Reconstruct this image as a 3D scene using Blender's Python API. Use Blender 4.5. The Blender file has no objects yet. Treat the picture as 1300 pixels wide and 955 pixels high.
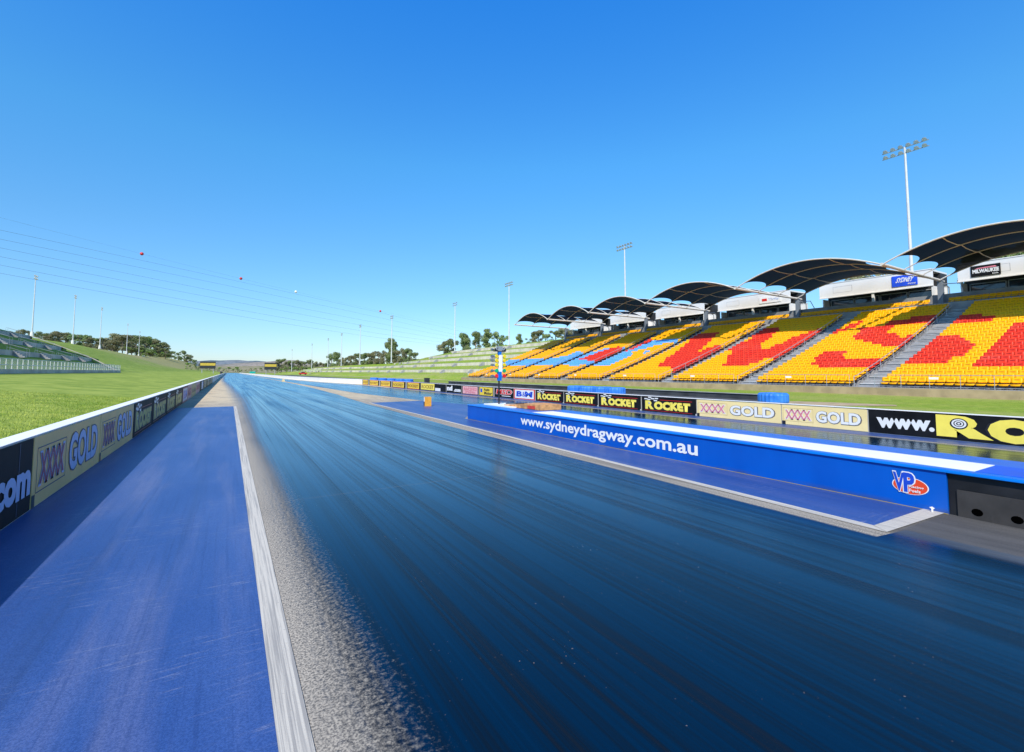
import bpy, math, random
import numpy as np
from mathutils import Vector, Matrix
R = math.radians
random.seed(7); rng = np.random.default_rng(11)
S = bpy.context.scene
COL = S.collection

# ------------------------------------------------------------------ helpers
def tag(o, label=None, cat=None, group=None, kind=None):
    if label: o['label'] = label
    if cat: o['category'] = cat
    if group: o['group'] = group
    if kind: o['kind'] = kind
    return o

def empty(name, loc=(0, 0, 0), rz=0):
    o = bpy.data.objects.new(name, None); COL.objects.link(o)
    o.location = loc; o.rotation_euler = (0, 0, rz); o.empty_display_size = .2
    return o

class MB:
    def __init__(s): s.v = []; s.f = []; s.m = []
    def add(s, vs, fs, mi=0):
        n = len(s.v); s.v += [tuple(v) for v in vs]
        s.f += [tuple(i + n for i in f) for f in fs]; s.m += [mi] * len(fs); return s
    def box(s, x0, x1, y0, y1, z0, z1, mi=0):
        return s.add([(x0,y0,z0),(x1,y0,z0),(x1,y1,z0),(x0,y1,z0),(x0,y0,z1),(x1,y0,z1),(x1,y1,z1),(x0,y1,z1)],
                     [(0,3,2,1),(4,5,6,7),(0,1,5,4),(1,2,6,5),(2,3,7,6),(3,0,4,7)], mi)
    def tube(s, p, q, r, r2=None, n=8, mi=0, cap=True):
        p = Vector(p); q = Vector(q); r2 = r if r2 is None else r2
        d = (q - p).normalized(); a = d.orthogonal().normalized(); b = d.cross(a)
        vs = []
        for c, rr in ((p, r), (q, r2)):
            for i in range(n):
                t = 2 * math.pi * i / n; vs.append(c + a * (rr * math.cos(t)) + b * (rr * math.sin(t)))
        fs = [(i, (i+1) % n, n + (i+1) % n, n + i) for i in range(n)]
        if cap: fs += [tuple(range(n))[::-1], tuple(range(n, 2*n))]
        return s.add(vs, fs, mi)
    def path(s, pts, r, n=8, mi=0):
        pts = [Vector(p) for p in pts]; vs = []; fs = []
        d0 = (pts[1] - pts[0]).normalized(); a = d0.orthogonal().normalized()
        for k, p in enumerate(pts):
            d = (pts[min(k+1, len(pts)-1)] - pts[max(k-1, 0)]).normalized()
            a = (a - d * a.dot(d)).normalized(); b = d.cross(a)
            for i in range(n):
                t = 2 * math.pi * i / n; vs.append(p + a * (r * math.cos(t)) + b * (r * math.sin(t)))
        for k in range(len(pts) - 1):
            fs += [(k*n+i, k*n+(i+1) % n, (k+1)*n+(i+1) % n, (k+1)*n+i) for i in range(n)]
        fs += [tuple(range(n))[::-1], tuple(range((len(pts)-1)*n, len(pts)*n))]
        return s.add(vs, fs, mi)
    def prism(s, poly, axis, a, b, mi=0):
        # poly of 2d points; axis 'y': (x,z); 'x': (y,z); 'z': (x,y)
        def P(p, t): return {'y': (p[0], t, p[1]), 'x': (t, p[0], p[1]), 'z': (p[0], p[1], t)}[axis]
        n = len(poly)
        return s.add([P(p, a) for p in poly] + [P(p, b) for p in poly],
                     [tuple(range(n))[::-1], tuple(range(n, 2*n))] + [(i, (i+1) % n, n+(i+1) % n, n+i) for i in range(n)], mi)
    def build(s, name, mats, parent=None, smooth=False):
        me = bpy.data.meshes.new(name); me.from_pydata([tuple(v) for v in s.v], [], s.f)
        for m in (mats if isinstance(mats, (list, tuple)) else [mats]): me.materials.append(m)
        me.polygons.foreach_set('material_index', s.m)
        if smooth: me.polygons.foreach_set('use_smooth', [True] * len(s.f))
        me.update()
        o = bpy.data.objects.new(name, me); COL.objects.link(o)
        if parent: o.parent = parent
        return o

def fixn(o):
    import bmesh
    bm = bmesh.new(); bm.from_mesh(o.data); bmesh.ops.recalc_face_normals(bm, faces=bm.faces); bm.to_mesh(o.data); bm.free(); return o

def copy_tree(o, parent=None):
    c = o.copy(); COL.objects.link(c); c.parent = parent
    for ch in list(o.children): copy_tree(ch, c)
    return c

# ------------------------------------------------------------------ materials
class NT:
    def __init__(s, name):
        s.mat = bpy.data.materials.new(name); s.mat.use_nodes = True
        s.t = s.mat.node_tree; s.b = s.t.nodes['Principled BSDF']; s._g = None
    def n(s, ty, **k):
        x = s.t.nodes.new(ty)
        for a, v in k.items(): setattr(x, a, v)
        return x
    def put(s, sock, v):
        if isinstance(v, bpy.types.NodeSocket): s.t.links.new(v, sock)
        elif isinstance(v, (tuple, list)) and sock.type == 'RGBA' and len(v) == 3: sock.default_value = (*v, 1)
        else: sock.default_value = v
    def m(s, op, a, b=0.0, c=0.0, clamp=False):
        x = s.n('ShaderNodeMath', operation=op, use_clamp=clamp)
        s.put(x.inputs[0], a); s.put(x.inputs[1], b); s.put(x.inputs[2], c); return x.outputs[0]
    def pos(s):
        if not s._g:
            g = s.n('ShaderNodeNewGeometry'); q = s.n('ShaderNodeSeparateXYZ'); s.t.links.new(g.outputs['Position'], q.inputs[0])
            s._g = (g.outputs['Position'], *q.outputs)
        return s._g
    def vec(s, x, y, z):
        c = s.n('ShaderNodeCombineXYZ'); s.put(c.inputs[0], x); s.put(c.inputs[1], y); s.put(c.inputs[2], z); return c.outputs[0]
    def noise(s, sc, detail=3, sx=1, sy=1, sz=1, rough=.5, obj=False):
        x = s.n('ShaderNodeTexNoise'); x.inputs['Scale'].default_value = sc; x.inputs['Detail'].default_value = detail
        x.inputs['Roughness'].default_value = rough
        if obj: src = s.n('ShaderNodeTexCoord').outputs['Object']
        else: src = s.pos()[0]
        mp = s.n('ShaderNodeMapping'); mp.inputs['Scale'].default_value = (sx, sy, sz); s.t.links.new(src, mp.inputs[0])
        s.t.links.new(mp.outputs[0], x.inputs['Vector']); return x.outputs[0]
    def ramp(s, f, stops):
        x = s.n('ShaderNodeValToRGB'); e = x.color_ramp.elements
        while len(e) < len(stops): e.new(.5)
        for k, (p, c) in enumerate(stops):
            e[k].position = p; e[k].color = (c, c, c, 1) if isinstance(c, (int, float)) else (*c, 1)
        s.put(x.inputs[0], f); return x.outputs[0]
    def sm(s, v, a, b):   # smoothstep from a to b
        x = s.n('ShaderNodeMapRange', interpolation_type='SMOOTHSTEP'); s.put(x.inputs[0], v)
        s.put(x.inputs[1], a); s.put(x.inputs[2], b); return x.outputs[0]
    def mix(s, f, a, b):
        x = s.n('ShaderNodeMix', data_type='RGBA'); s.put(x.inputs[0], f); s.put(x.inputs[6], a); s.put(x.inputs[7], b); return x.outputs[2]
    def pw(s, v, pts):    # piecewise linear function
        out = pts[0][1]
        for (a, va), (b, vb) in zip(pts, pts[1:]):
            q = s.n('ShaderNodeMapRange'); s.put(q.inputs[0], v); q.inputs[1].default_value = a; q.inputs[2].default_value = b
            out = s.m('ADD', out, s.m('MULTIPLY', q.outputs[0], vb - va))
        return out
    def bump(s, h, strength=.3, dist=.02):
        x = s.n('ShaderNodeBump'); x.inputs['Strength'].default_value = strength; x.inputs['Distance'].default_value = dist
        s.put(x.inputs['Height'], h); s.put(s.b.inputs['Normal'], x.outputs[0])
    def done(s, col, rough=.6, spec=.5, metal=0):
        s.put(s.b.inputs['Base Color'], col); s.put(s.b.inputs['Roughness'], rough)
        s.b.inputs['Specular IOR Level'].default_value = spec; s.b.inputs['Metallic'].default_value = metal
        return s.mat

MC = {}
def pm(name, col, rough=.55, var=.12, sc=2.0, spec=.4, metal=0, bump=0, stain=0, sz=1):
    if name in MC: return MC[name]
    t = NT(name)
    a = t.noise(sc, 4, sz=sz); f = t.sm(a, .3, .7)
    lo = tuple(c * (1 - var) for c in col); hi = tuple(min(1, c * (1 + var)) for c in col)
    c = t.mix(f, lo, hi)
    if stain:
        g = t.sm(t.noise(sc * 3.1, 5, sz=.35, rough=.65), .56, .78)
        c = t.mix(t.m('MULTIPLY', g, stain), c, tuple(x * .35 for x in col))
    if bump: t.bump(t.noise(sc * 20, 4), bump, .01)
    MC[name] = t.done(c, t.m('ADD', rough - .06, t.m('MULTIPLY', a, .12)), spec, metal)
    return MC[name]

WHITE = pm('white_paint', (.88, .86, .82), .5, .04, 1.2, stain=.12)
GALV = pm('galvanised_steel', (.42, .44, .46), .42, .12, 6, metal=.5)
CREAMTUBE = pm('cream_steel', (.68, .63, .54), .45, .06, 2)
POLEM = pm('pole_paint', (.62, .63, .63), .45, .06, 1)
DARKFRAME = pm('dark_frame', (.035, .037, .04), .5, .2, 4)
BLACKB = pm('black_board', (.010, .011, .013), .6, .3, 2.2, spec=.12)
TANB = pm('tan_board', (.92, .73, .34), .5, .05, 1.5, stain=.10)
TANBL = pm('tan_board_shaded', (.88, .56, .20), .5, .06, 1.5, stain=.12)  # copy of the tan with the left barrier's shade put into its colour
YELB = pm('yellow_lettering', (.95, .78, .12), .45, .05, 3, stain=.1)
YELB2 = pm('yellow_board', (.85, .62, .06), .45, .08, 3)
REDL = pm('red_lettering', (.72, .03, .025), .45, .06, 3)
PINKL = pm('pink_lettering', (.72, .22, .26), .5, .08, 6)
WHL = pm('white_lettering', (.82, .82, .80), .45, .03, 3)
BLKL = pm('black_lettering', (.02, .02, .025), .4, .1, 3)
BLUEL = pm('blue_lettering', (.015, .07, .55), .4, .06, 3)
LILAC = pm('pale_blue_lettering', (.45, .52, .72), .45, .05, 3)
CRIM = pm('shaded_red_lettering', (.34, .07, .10), .5, .1, 8)  # darker red for the left boards, their shade put into the colour
NAVYL = pm('navy_outline', (.03, .05, .11), .45, .1, 4)
CONC = pm('concrete', (.40, .37, .32), .8, .12, .8, stain=.35, bump=.2)
CONCW = pm('pale_concrete', (.74, .71, .65), .7, .06, .6, stain=.12)
GREYC = pm('grey_concrete', (.33, .33, .33), .8, .15, 1.0, stain=.3, bump=.2)
TANW = pm('sandy_wall', (.40, .30, .17), .85, .16, .9, stain=.5, bump=.3)
STEPW = pm('step_nosing', (.74, .74, .72), .6, .08, 2, stain=.2)
TERW = pm('terrace_wall', (.60, .54, .43), .85, .15, .5, stain=.35)
TERG = pm('grey_terrace_wall', (.46, .44, .40), .8, .2, .5, stain=.3)
CLAD = pm('white_cladding', (.80, .78, .74), .5, .03, .5, stain=.08)
INTER = pm('interior_dark', (.03, .03, .032), .6, .3, .6)

def fabric():
    t = NT('canopy_fabric'); y = t.pos()[2]
    w = t.m('FRACT', t.m('MULTIPLY', y, .8)); seam = t.sm(w, .0, .04)
    c = t.mix(seam, (.0005, .001, .003), (.0015, .003, .008)); t.bump(t.noise(1.2, 3), .25, .1)
    m_ = t.done(c, .8, .08); tb = t.n('ShaderNodeBsdfTransparent'); ms = t.n('ShaderNodeMixShader'); ms.inputs[0].default_value = .018
    o_ = [q for q in t.t.nodes if q.type == 'OUTPUT_MATERIAL'][0]
    t.t.links.new(t.b.outputs[0], ms.inputs[1]); t.t.links.new(tb.outputs[0], ms.inputs[2]); t.t.links.new(ms.outputs[0], o_.inputs[0]); return m_
FAB = fabric()

def glass():
    t = NT('window_glass'); t.b.inputs['Coat Weight'].default_value = .5
    c = t.ramp(t.noise(.35, 2), [(.35, (.01, .014, .018)), (.6, (.03, .05, .07)), (.72, (.06, .10, .14))])
    return t.done(c, .06, .6)
GLASS = glass()

def bluewall():
    t = NT('blue_wall_paint'); z = t.pos()[3]
    a = t.noise(1.3, 4, sz=.5); c = t.mix(t.sm(a, .3, .7), (.0, .085, .46), (.0, .105, .53))
    sc = t.sm(t.noise(9, 5, sx=1, sy=.25, sz=2.2, rough=.7), .70, .76)
    c = t.mix(t.m('MULTIPLY', sc, .25), c, (.04, .08, .25))
    low = t.m('MULTIPLY', t.sm(z, .10, .0), t.sm(t.noise(5, 4, sy=.4), .42, .62))
    c = t.mix(t.m('MULTIPLY', low, .55), c, (.06, .07, .10))
    return t.done(c, .33, .5)
BLUEW = bluewall()
BLUECAP = pm('blue_cap_paint', (.0, .155, .60), .35, .06, 2, stain=.08)
BLUECAP2 = pm('blue_cap_deep', (.0, .10, .62), .4, .06, 2, stain=.12)

def rubber_track():
    t = NT('track_surface'); P, X, Y, Z = t.pos()
    warp = t.m('MULTIPLY', t.m('SUBTRACT', t.noise(.5, 3, sx=1, sy=.35), .5), .5)
    fine = t.m('SUBTRACT', t.noise(26, 5, rough=.7), .5)
    soft = t.pw(Y, [(18, 0), (40, 1)])
    # left lane
    eL = t.pw(Y, [(35, .86), (70, .25), (120, -.9), (200, -1.6)])
    eR = t.pw(Y, [(2.72, 7.45), (2.80, 6.84), (18, 7.10), (31, 7.5), (45, 8.35), (70, 9.2), (125, 9.55)])
    fR = t.pw(Y, [(20, 12.9), (31, 11.7), (45, 10.4), (70, 10.15), (125, 10.0)])
    gR = t.pw(Y, [(76, 17.1), (100, 14.8), (135, 13.4), (230, 12.0)])
    spread = .30
    def edge(v, e, sgn, w):
        d = t.m('MULTIPLY', t.m('SUBTRACT', v, e), sgn)
        d = t.m('ADD', d, t.m('MULTIPLY', warp, .45)); return d
    dL = t.m('ADD', edge(X, eL, 1, .3), .13)
    # speckled transition: fine noise threshold decides if the stone shows
    covL = t.sm(t.m('ADD', dL, t.m('MULTIPLY', fine, 1.1)), t.m('SUBTRACT', -.26, t.m('MULTIPLY', soft, .5)), t.m('ADD', .30, t.m('MULTIPLY', soft, .6)))
    covL = t.m('MAXIMUM', covL, t.sm(dL, t.m('ADD', .12, t.m('MULTIPLY', soft, .2)), t.m('ADD', .42, t.m('MULTIPLY', soft, 1.0))))
    dR = edge(X, eR, -1, .1)
    covR = t.sm(t.m('ADD', dR, t.m('MULTIPLY', fine, .10)), -.03, .06)
    lane1 = t.m('MULTIPLY', covL, covR)
    l2a = t.sm(t.m('ADD', t.m('SUBTRACT', X, fR), t.m('MULTIPLY', fine, .3)), -.1, .15)
    l2b = t.sm(t.m('ADD', t.m('SUBTRACT', gR, X), t.m('MULTIPLY', fine, .3)), -.1, .15)
    lane2 = t.m('MULTIPLY', l2a, l2b)
    rub = t.m('MAXIMUM', lane1, lane2)
    near = t.sm(t.m('ADD', Y, t.m('MULTIPLY', t.m('SUBTRACT', X, 7.2), .0)), 3.0, 2.7)   # dull patch right of lane at the near end
    patch = t.m('MULTIPLY', near, t.sm(t.m('ADD', X, t.m('MULTIPLY', warp, .6)), 7.05, 7.3))
    # streaks running down the track
    s1 = t.noise(2.2, 5, sx=1.0, sy=.0045, rough=.6); s2 = t.noise(11, 4, sx=1, sy=.003, rough=.6); s3 = t.noise(.8, 3, sx=1, sy=.06)
    s4 = t.noise(30, 3, sx=1, sy=.006, rough=.6)
    st = t.m('ADD', t.m('MULTIPLY', s1, .42), t.m('ADD', t.m('MULTIPLY', s2, .36), t.m('MULTIPLY', s4, .22)))
    c = t.ramp(st, [(.34, (.0, .014, .040)), (.47, (.0, .010, .028)), (.54, (.002, .006, .012)), (.61, (.007, .007, .008)), (.74, (.026, .021, .017))])  # rubber streaks, with the reflected sky's blue put into their colours
    speck = t.sm(t.noise(42, 2, rough=.4), .735, .755); speck = t.m('MULTIPLY', speck, t.sm(t.noise(1.6, 3), .52, .66))
    c = t.mix(t.m('MULTIPLY', speck, .8), c, (.35, .24, .17))
    jl = t.m('LESS_THAN', t.m('ABSOLUTE', t.m('SUBTRACT', t.m('ADD', Y, t.m('MULTIPLY', warp, .05)), t.m('ADD', 8.2, t.m('MULTIPLY', X, .02)))), .012)
    c = t.mix(t.m('MULTIPLY', jl, .5), c, (.12, .10, .08))
    # worn aggregate outside of the rubber
    agg = t.noise(66, 4, rough=.6); big = t.noise(.9, 4, sy=.4)
    bright = t.mix(t.sm(Y, 28, 40), (.50, .44, .35), (.70, .57, .37))
    g = t.mix(t.m('MAXIMUM', t.sm(agg, .40, .58), t.m('MULTIPLY', soft, .7)), (.17, .155, .135), bright)
    g = t.mix(t.m('MULTIPLY', t.sm(big, .45, .7), .35), g, (.20, .18, .155))
    gs = t.m('MULTIPLY', t.sm(t.noise(10, 3, sx=1, sy=.01), .48, .62), t.sm(X, 6.0, 6.6))
    g = t.mix(t.m('MULTIPLY', gs, .4), g, (.10, .09, .08))
    col = t.mix(rub, g, c)
    dull = t.ramp(t.noise(2.2, 5, sx=1, sy=.25, rough=.65), [(.3, (.045, .047, .052)), (.7, (.105, .105, .108))])
    col = t.mix(t.m('MULTIPLY', patch, .92), col, dull)
    rr = t.m('ADD', t.ramp(st, [(.36, .14), (.47, .17), (.55, .24), (.72, .38)]), t.m('MULTIPLY', speck, .3))
    rr = t.m('ADD', rr, t.m('MULTIPLY', t.sm(s3, .45, .7), .08))
    ro = t.m('ADD', t.m('MULTIPLY', rub, rr), t.m('MULTIPLY', t.m('SUBTRACT', 1, rub), .85))
    ro = t.m('MAXIMUM', ro, t.m('MULTIPLY', patch, .6))
    hb = t.m('ADD', t.m('MULTIPLY', t.m('MULTIPLY', agg, t.m('SUBTRACT', 1, t.m('MULTIPLY', rub, .82))), 1.0), 0)
    t.bump(hb, .35, .006)
    m_ = t.done(col, ro, .5); sl_ = t.ramp(st, [(.36, .42), (.48, .34), (.56, .20), (.72, .10)])
    t.b.inputs['Specular IOR Level'].default_value = .12
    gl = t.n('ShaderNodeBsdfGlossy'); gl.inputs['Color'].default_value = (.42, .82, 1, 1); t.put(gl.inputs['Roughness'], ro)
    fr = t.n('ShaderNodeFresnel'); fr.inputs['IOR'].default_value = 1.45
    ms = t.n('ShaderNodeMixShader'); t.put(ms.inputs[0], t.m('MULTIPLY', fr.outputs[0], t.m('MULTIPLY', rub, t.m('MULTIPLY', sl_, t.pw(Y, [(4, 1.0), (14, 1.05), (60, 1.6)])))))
    o_ = [q for q in t.t.nodes if q.type == 'OUTPUT_MATERIAL'][0]
    t.t.links.new(t.b.outputs[0], ms.inputs[1]); t.t.links.new(gl.outputs[0], ms.inputs[2]); t.t.links.new(ms.outputs[0], o_.inputs[0]); return m_
TRACK = rubber_track()

def blue_paint():
    t = NT('blue_ground_paint'); P, X, Y, Z = t.pos()
    a = t.noise(.9, 4, sx=1, sy=.25); c = t.mix(t.sm(a, .3, .72), (.030, .080, .275), (.060, .120, .335))
    lav = t.sm(t.noise(1.6, 5, sx=1.2, sy=.10, rough=.6), .46, .72)
    c = t.mix(t.m('MULTIPLY', lav, .75), c, (.15, .175, .33))
    rub = t.sm(t.noise(2.1, 4, sx=1, sy=.02, rough=.6), .55, .75)
    c = t.mix(t.m('MULTIPLY', rub, .6), c, (.03, .055, .15))
    sc = t.sm(t.noise(12, 6, sx=.22, sy=2.2, rough=.75), .53, .68); sc = t.m('MULTIPLY', sc, t.sm(t.noise(.9, 4), .42, .66)); fs = t.sm(t.noise(26, 4, sx=1, sy=.02, rough=.7), .50, .68); c = t.mix(t.m('MULTIPLY', fs, .35), c, (.02, .045, .17))
    c = t.mix(t.m('MULTIPLY', sc, .7), c, (.30, .32, .42))
    blot = t.m('MULTIPLY', t.sm(t.noise(5, 5, sx=1, sy=.8, rough=.7), .66, .72), t.sm(t.noise(.5, 2), .5, .6))
    c = t.mix(t.m('MULTIPLY', blot, .6), c, (.02, .03, .09))
    ag = t.noise(85, 3, rough=.7); c = t.mix(t.m('MULTIPLY', t.sm(ag, .62, .38), .45), c, (.008, .026, .12))
    t.bump(ag, .3, .005)
    return t.done(c, .42, .45)
BLUEG = blue_paint()

def white_line():
    t = NT('worn_white_line'); P, X, Y, Z = t.pos()
    a = t.noise(20, 5, sx=1.4, sy=.02, rough=.7); b = t.noise(45, 4, rough=.7)
    a2 = t.noise(60, 4, sx=1.4, sy=.012, rough=.7)
    f = t.m('MULTIPLY', t.sm(a, .50, .64), .7); f = t.m('MAXIMUM', f, t.m('MULTIPLY', t.sm(a2, .48, .62), .55)); f = t.m('MAXIMUM', f, t.m('MULTIPLY', t.sm(b, .60, .70), .6))
    c = t.mix(f, (.60, .55, .46), (.22, .21, .20)); t.bump(b, .3, .004)
    return t.done(c, .65, .35)
LINEM = white_line()

def grass(name, a, b, d, dry=.3, sc=1.0):
    t = NT(name)
    n1 = t.noise(.11 * sc, 5, sx=1, sy=.35, rough=.6); n2 = t.noise(1.4 * sc, 5, rough=.7); n3 = t.noise(24 * sc, 3, rough=.75)
    c = t.mix(t.sm(n2, .32, .68), a, b); c = t.mix(t.m('MULTIPLY', t.sm(n1, .44, .66), dry), c, d)
    c = t.mix(t.m('MULTIPLY', t.sm(n3, .55, .36), .55), c, tuple(x * .32 for x in a))
    t.bump(t.m('ADD', t.m('MULTIPLY', n3, .6), n2), .5, .06)
    return t.done(c, .9, .12)
GRASSL = grass('mown_grass', (.18, .26, .035), (.33, .39, .075), (.46, .41, .14), .6)
GRASSR = grass('bank_grass', (.19, .30, .028), (.34, .43, .06), (.48, .43, .16), .5)
def hillside():
    t = NT('hill_grass'); P, X, Y, Z = t.pos()
    n2 = t.noise(.5, 5, rough=.7); n1 = t.noise(.045, 4); n3 = t.noise(3, 4, rough=.7)
    c = t.mix(t.sm(n2, .32, .68), (.16, .25, .03), (.32, .39, .07))
    dry = t.m('MULTIPLY', t.m('MULTIPLY', t.sm(t.m('ADD', Y, t.m('MULTIPLY', n1, 260)), 400, 560), t.sm(Z, 2.5, 5)), .85)
    d = t.mix(t.sm(n3, .35, .65), (.26, .26, .09), (.48, .39, .20))
    c = t.mix(dry, c, d); c = t.mix(t.m('MULTIPLY', t.sm(n3, .5, .36), .4), c, (.05, .08, .015))
    # flat strip near the wall is green again
    c = t.mix(t.sm(Z, 2.6, 1.6), c, t.mix(t.sm(n2, .32, .68), (.19, .27, .035), (.35, .41, .075)))
    t.bump(n3, .2, .1)
    return t.done(c, .9, .12)
HILLG = hillside()
def far_earth():
    t = NT('far_ground'); n = t.noise(.006, 6, rough=.65); n2 = t.noise(.03, 5, rough=.7)
    c = t.ramp(n, [(.35, (.16, .19, .07)), (.5, (.30, .27, .15)), (.65, (.36, .28, .20))])
    c = t.mix(t.m('MULTIPLY', t.sm(n2, .52, .60), .7), c, (.07, .09, .05))
    return t.done(c, .95, .05)
FARG = far_earth()
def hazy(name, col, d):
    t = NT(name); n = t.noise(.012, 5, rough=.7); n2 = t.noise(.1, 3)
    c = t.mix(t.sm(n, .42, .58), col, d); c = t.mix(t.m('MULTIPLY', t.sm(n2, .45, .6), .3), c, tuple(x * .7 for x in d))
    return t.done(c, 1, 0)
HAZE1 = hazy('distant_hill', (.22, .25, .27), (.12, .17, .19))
HAZE2 = hazy('brown_hill', (.36, .31, .26), (.22, .22, .19))
ASPH = pm('asphalt', (.085, .086, .088), .8, .18, 1.2, stain=.2, bump=.3)
DIRT = pm('dirt', (.42, .32, .19), .9, .2, 1.2, bump=.3)
ROADP = pm('dirt_path', (.62, .50, .31), .9, .12, .6)

# ------------------------------------------------------------------ camera
H = 2.0
cam = bpy.data.objects.new('camera', bpy.data.cameras.new('camera')); COL.objects.link(cam); S.camera = cam
cam.location = (0, 0, H)
cam.rotation_euler = (R(90) + math.atan(39.5 / 602), 0, -math.atan(360 / 603.3))
cam.data.sensor_width = 36; cam.data.lens = 602 / 1300 * 36; cam.data.shift_y = -45 / 1300
cam.data.clip_start = .1; cam.data.clip_end = 9000

# ------------------------------------------------------------------ light and sky
SUN_EL, SUN_AZ = 44.0, 225.0
W = bpy.data.worlds.new('World'); S.world = W; W.use_nodes = True
wt = W.node_tree; bg = wt.nodes['Background']
sky = wt.nodes.new('ShaderNodeTexSky'); sky.sky_type = 'NISHITA'; sky.sun_disc = False
sky.sun_elevation = R(SUN_EL); sky.sun_rotation = R(SUN_AZ); sky.altitude = 50; sky.air_density = 1.0; sky.dust_density = .25; sky.ozone_density = 2.0
tc = wt.nodes.new('ShaderNodeTexCoord'); sx = wt.nodes.new('ShaderNodeSeparateXYZ'); wt.links.new(tc.outputs['Generated'], sx.inputs[0])
cr = wt.nodes.new('ShaderNodeValToRGB'); SKY_TINT = [(0, (1, 1, 1)), (1, (1, 1, 1))]
SKY_TINT = [(0.0, (.70, .80, .98)), (.02, (.66, .80, 1.02)), (.06, (.62, .83, 1.06)), (.12, (.58, .88, 1.15)), (.25, (.52, 1.01, 1.30)), (.40, (.44, 1.20, 1.60)), (.66, (.20, 1.16, 2.15)), (.78, (.22, .75, 1.3)), (.9, (.25, .5, .8)), (1.0, (.25, .45, .65))]
el = cr.color_ramp.elements
while len(el) < len(SKY_TINT): el.new(.5)
for k, (p, c) in enumerate(SKY_TINT): el[k].position = p; el[k].color = (*c, 1)
wt.links.new(sx.outputs[2], cr.inputs[0])
mx = wt.nodes.new('ShaderNodeMix'); mx.data_type = 'RGBA'; mx.blend_type = 'MULTIPLY'; mx.inputs[0].default_value = 1
wt.links.new(sky.outputs[0], mx.inputs[6]); wt.links.new(cr.outputs[0], mx.inputs[7]); wt.links.new(mx.outputs[2], bg.inputs[0])
bg.inputs[1].default_value = .15
sl = bpy.data.lights.new('sun', 'SUN'); sl.energy = 5.2; sl.angle = R(.5); sl.color = (1, .93, .82)
so = bpy.data.objects.new('sun', sl); COL.objects.link(so)
d = Vector((math.sin(R(SUN_AZ)) * math.cos(R(SUN_EL)), math.cos(R(SUN_AZ)) * math.cos(R(SUN_EL)), math.sin(R(SUN_EL))))
so.rotation_euler = d.to_track_quat('Z', 'Y').to_euler(); so.location = (0, 0, 60)
S.view_settings.view_transform = 'Standard'; S.view_settings.look = 'None'; S.view_settings.exposure = 0
S.cycles.max_bounces = 5; S.cycles.diffuse_bounces = 3; S.cycles.glossy_bounces = 3; S.cycles.caustics_reflective = False
S.cycles.use_denoising = True

# ------------------------------------------------------------------ ground sheets
def struct(name, mb, mats, smooth=False):
    return tag(mb.build(name, mats, smooth=smooth), kind='structure')
def sheet(name, poly, z, m):
    mb = MB(); mb.add([(x, y, z) for x, y in poly], [tuple(range(len(poly)))]); return struct(name, mb, m)

mb = MB()      # plain to the horizon, with rolling far country
xs = [-5000, -3000, -1800, -1100, -700, -420, -250, -120, -40, 20, 80, 150, 260, 420, 700, 1100, 1800, 3000, 5000]
ys = [-600, -60, 300, 620, 900, 1100, 1400, 1800, 2300, 3000, 4000, 6500]
def farz(x, y):
    z = -.35
    if y > 950: z += min(1, (y - 950) / 1400) * (24 + 9 * math.sin(x * .0021 + 1) + 6 * math.sin(x * .006 + y * .002))
    return z
V = [(x, y, farz(x, y)) for y in ys for x in xs]; n = len(xs)
mb.add(V, [(j*n+i, j*n+i+1, (j+1)*n+i+1, (j+1)*n+i) for j in range(len(ys)-1) for i in range(n-1)])
struct('ground', mb, FARG, True)
def ridge(name, x0, x1, y, zfun, m, depth=500):
    mb = MB(); N = 90; V = []
    for i in range(N + 1):
        x = x0 + (x1 - x0) * i / N; V += [(x, y, 0), (x, y + depth * .5, zfun(x)), (x, y + depth, 0)]
    mb.add(V, [(3*i+j, 3*i+3+j, 3*i+4+j, 3*i+1+j) for i in range(N) for j in (0, 1)]); return struct(name, mb, m, True)
rr = [random.uniform(0, 6) for _ in range(6)]
ridge('far_hills', -1500, 2600, 2900, lambda x: 58 + 7*math.sin(x*.004+rr[0]) + 4*math.sin(x*.011+rr[1]) + 2*math.sin(x*.05), HAZE1)
ridge('far_hill', -60, 900, 2300, lambda x: 34 + 22 * math.exp(-((x - 240) / 170) ** 2) + 2*math.sin(x*.03), HAZE2, 400)

sheet('drag_strip', [(-2.45, -40), (18.25, -40), (18.25, 77), (15.6, 100), (14.3, 132), (12.8, 230), (12.4, 900), (-2.45, 900)], .0, TRACK)
sheet('painted_apron', [(-2.40, -12), (.30, -12), (.32, 31.9), (-2.40, 31.9)], .004, BLUEG)
sheet('lane_line', [(.28, -12), (.455, -12), (.47, 31.9), (.32, 31.9)], .008, LINEM)
sheet('painted_apron', [(7.20, 2.96), (8.74, 2.94), (8.74, 18.6), (12.75, 24.8), (11.65, 31.5), (7.80, 31.0), (7.62, 18.3)], .004, BLUEG)
sheet('lane_line', [(7.10, 2.80), (7.27, 2.98), (7.70, 18.3), (7.92, 31.2), (7.80, 31.2), (7.56, 18.3)], .008, LINEM)
sheet('lane_line', [(7.10, 2.80), (8.74, 2.74), (8.74, 2.98), (7.26, 3.00)], .012, LINEM)
sheet('painted_apron', [(17.25, -12), (18.22, -12), (18.22, 60), (17.4, 60)], .004, BLUEG)
sheet('return_road', [(18.4, 20), (30, 16), (32.2, 20), (32.2, 300), (18.4, 300)], .0, ASPH)
sheet('dirt_patch', [(30, 14.5), (32, 13.6), (33.5, 12.4), (34.6, 12.8), (34.2, 15), (33.2, 17.8), (31, 18.5), (29, 16.5)], .006, DIRT)

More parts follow.
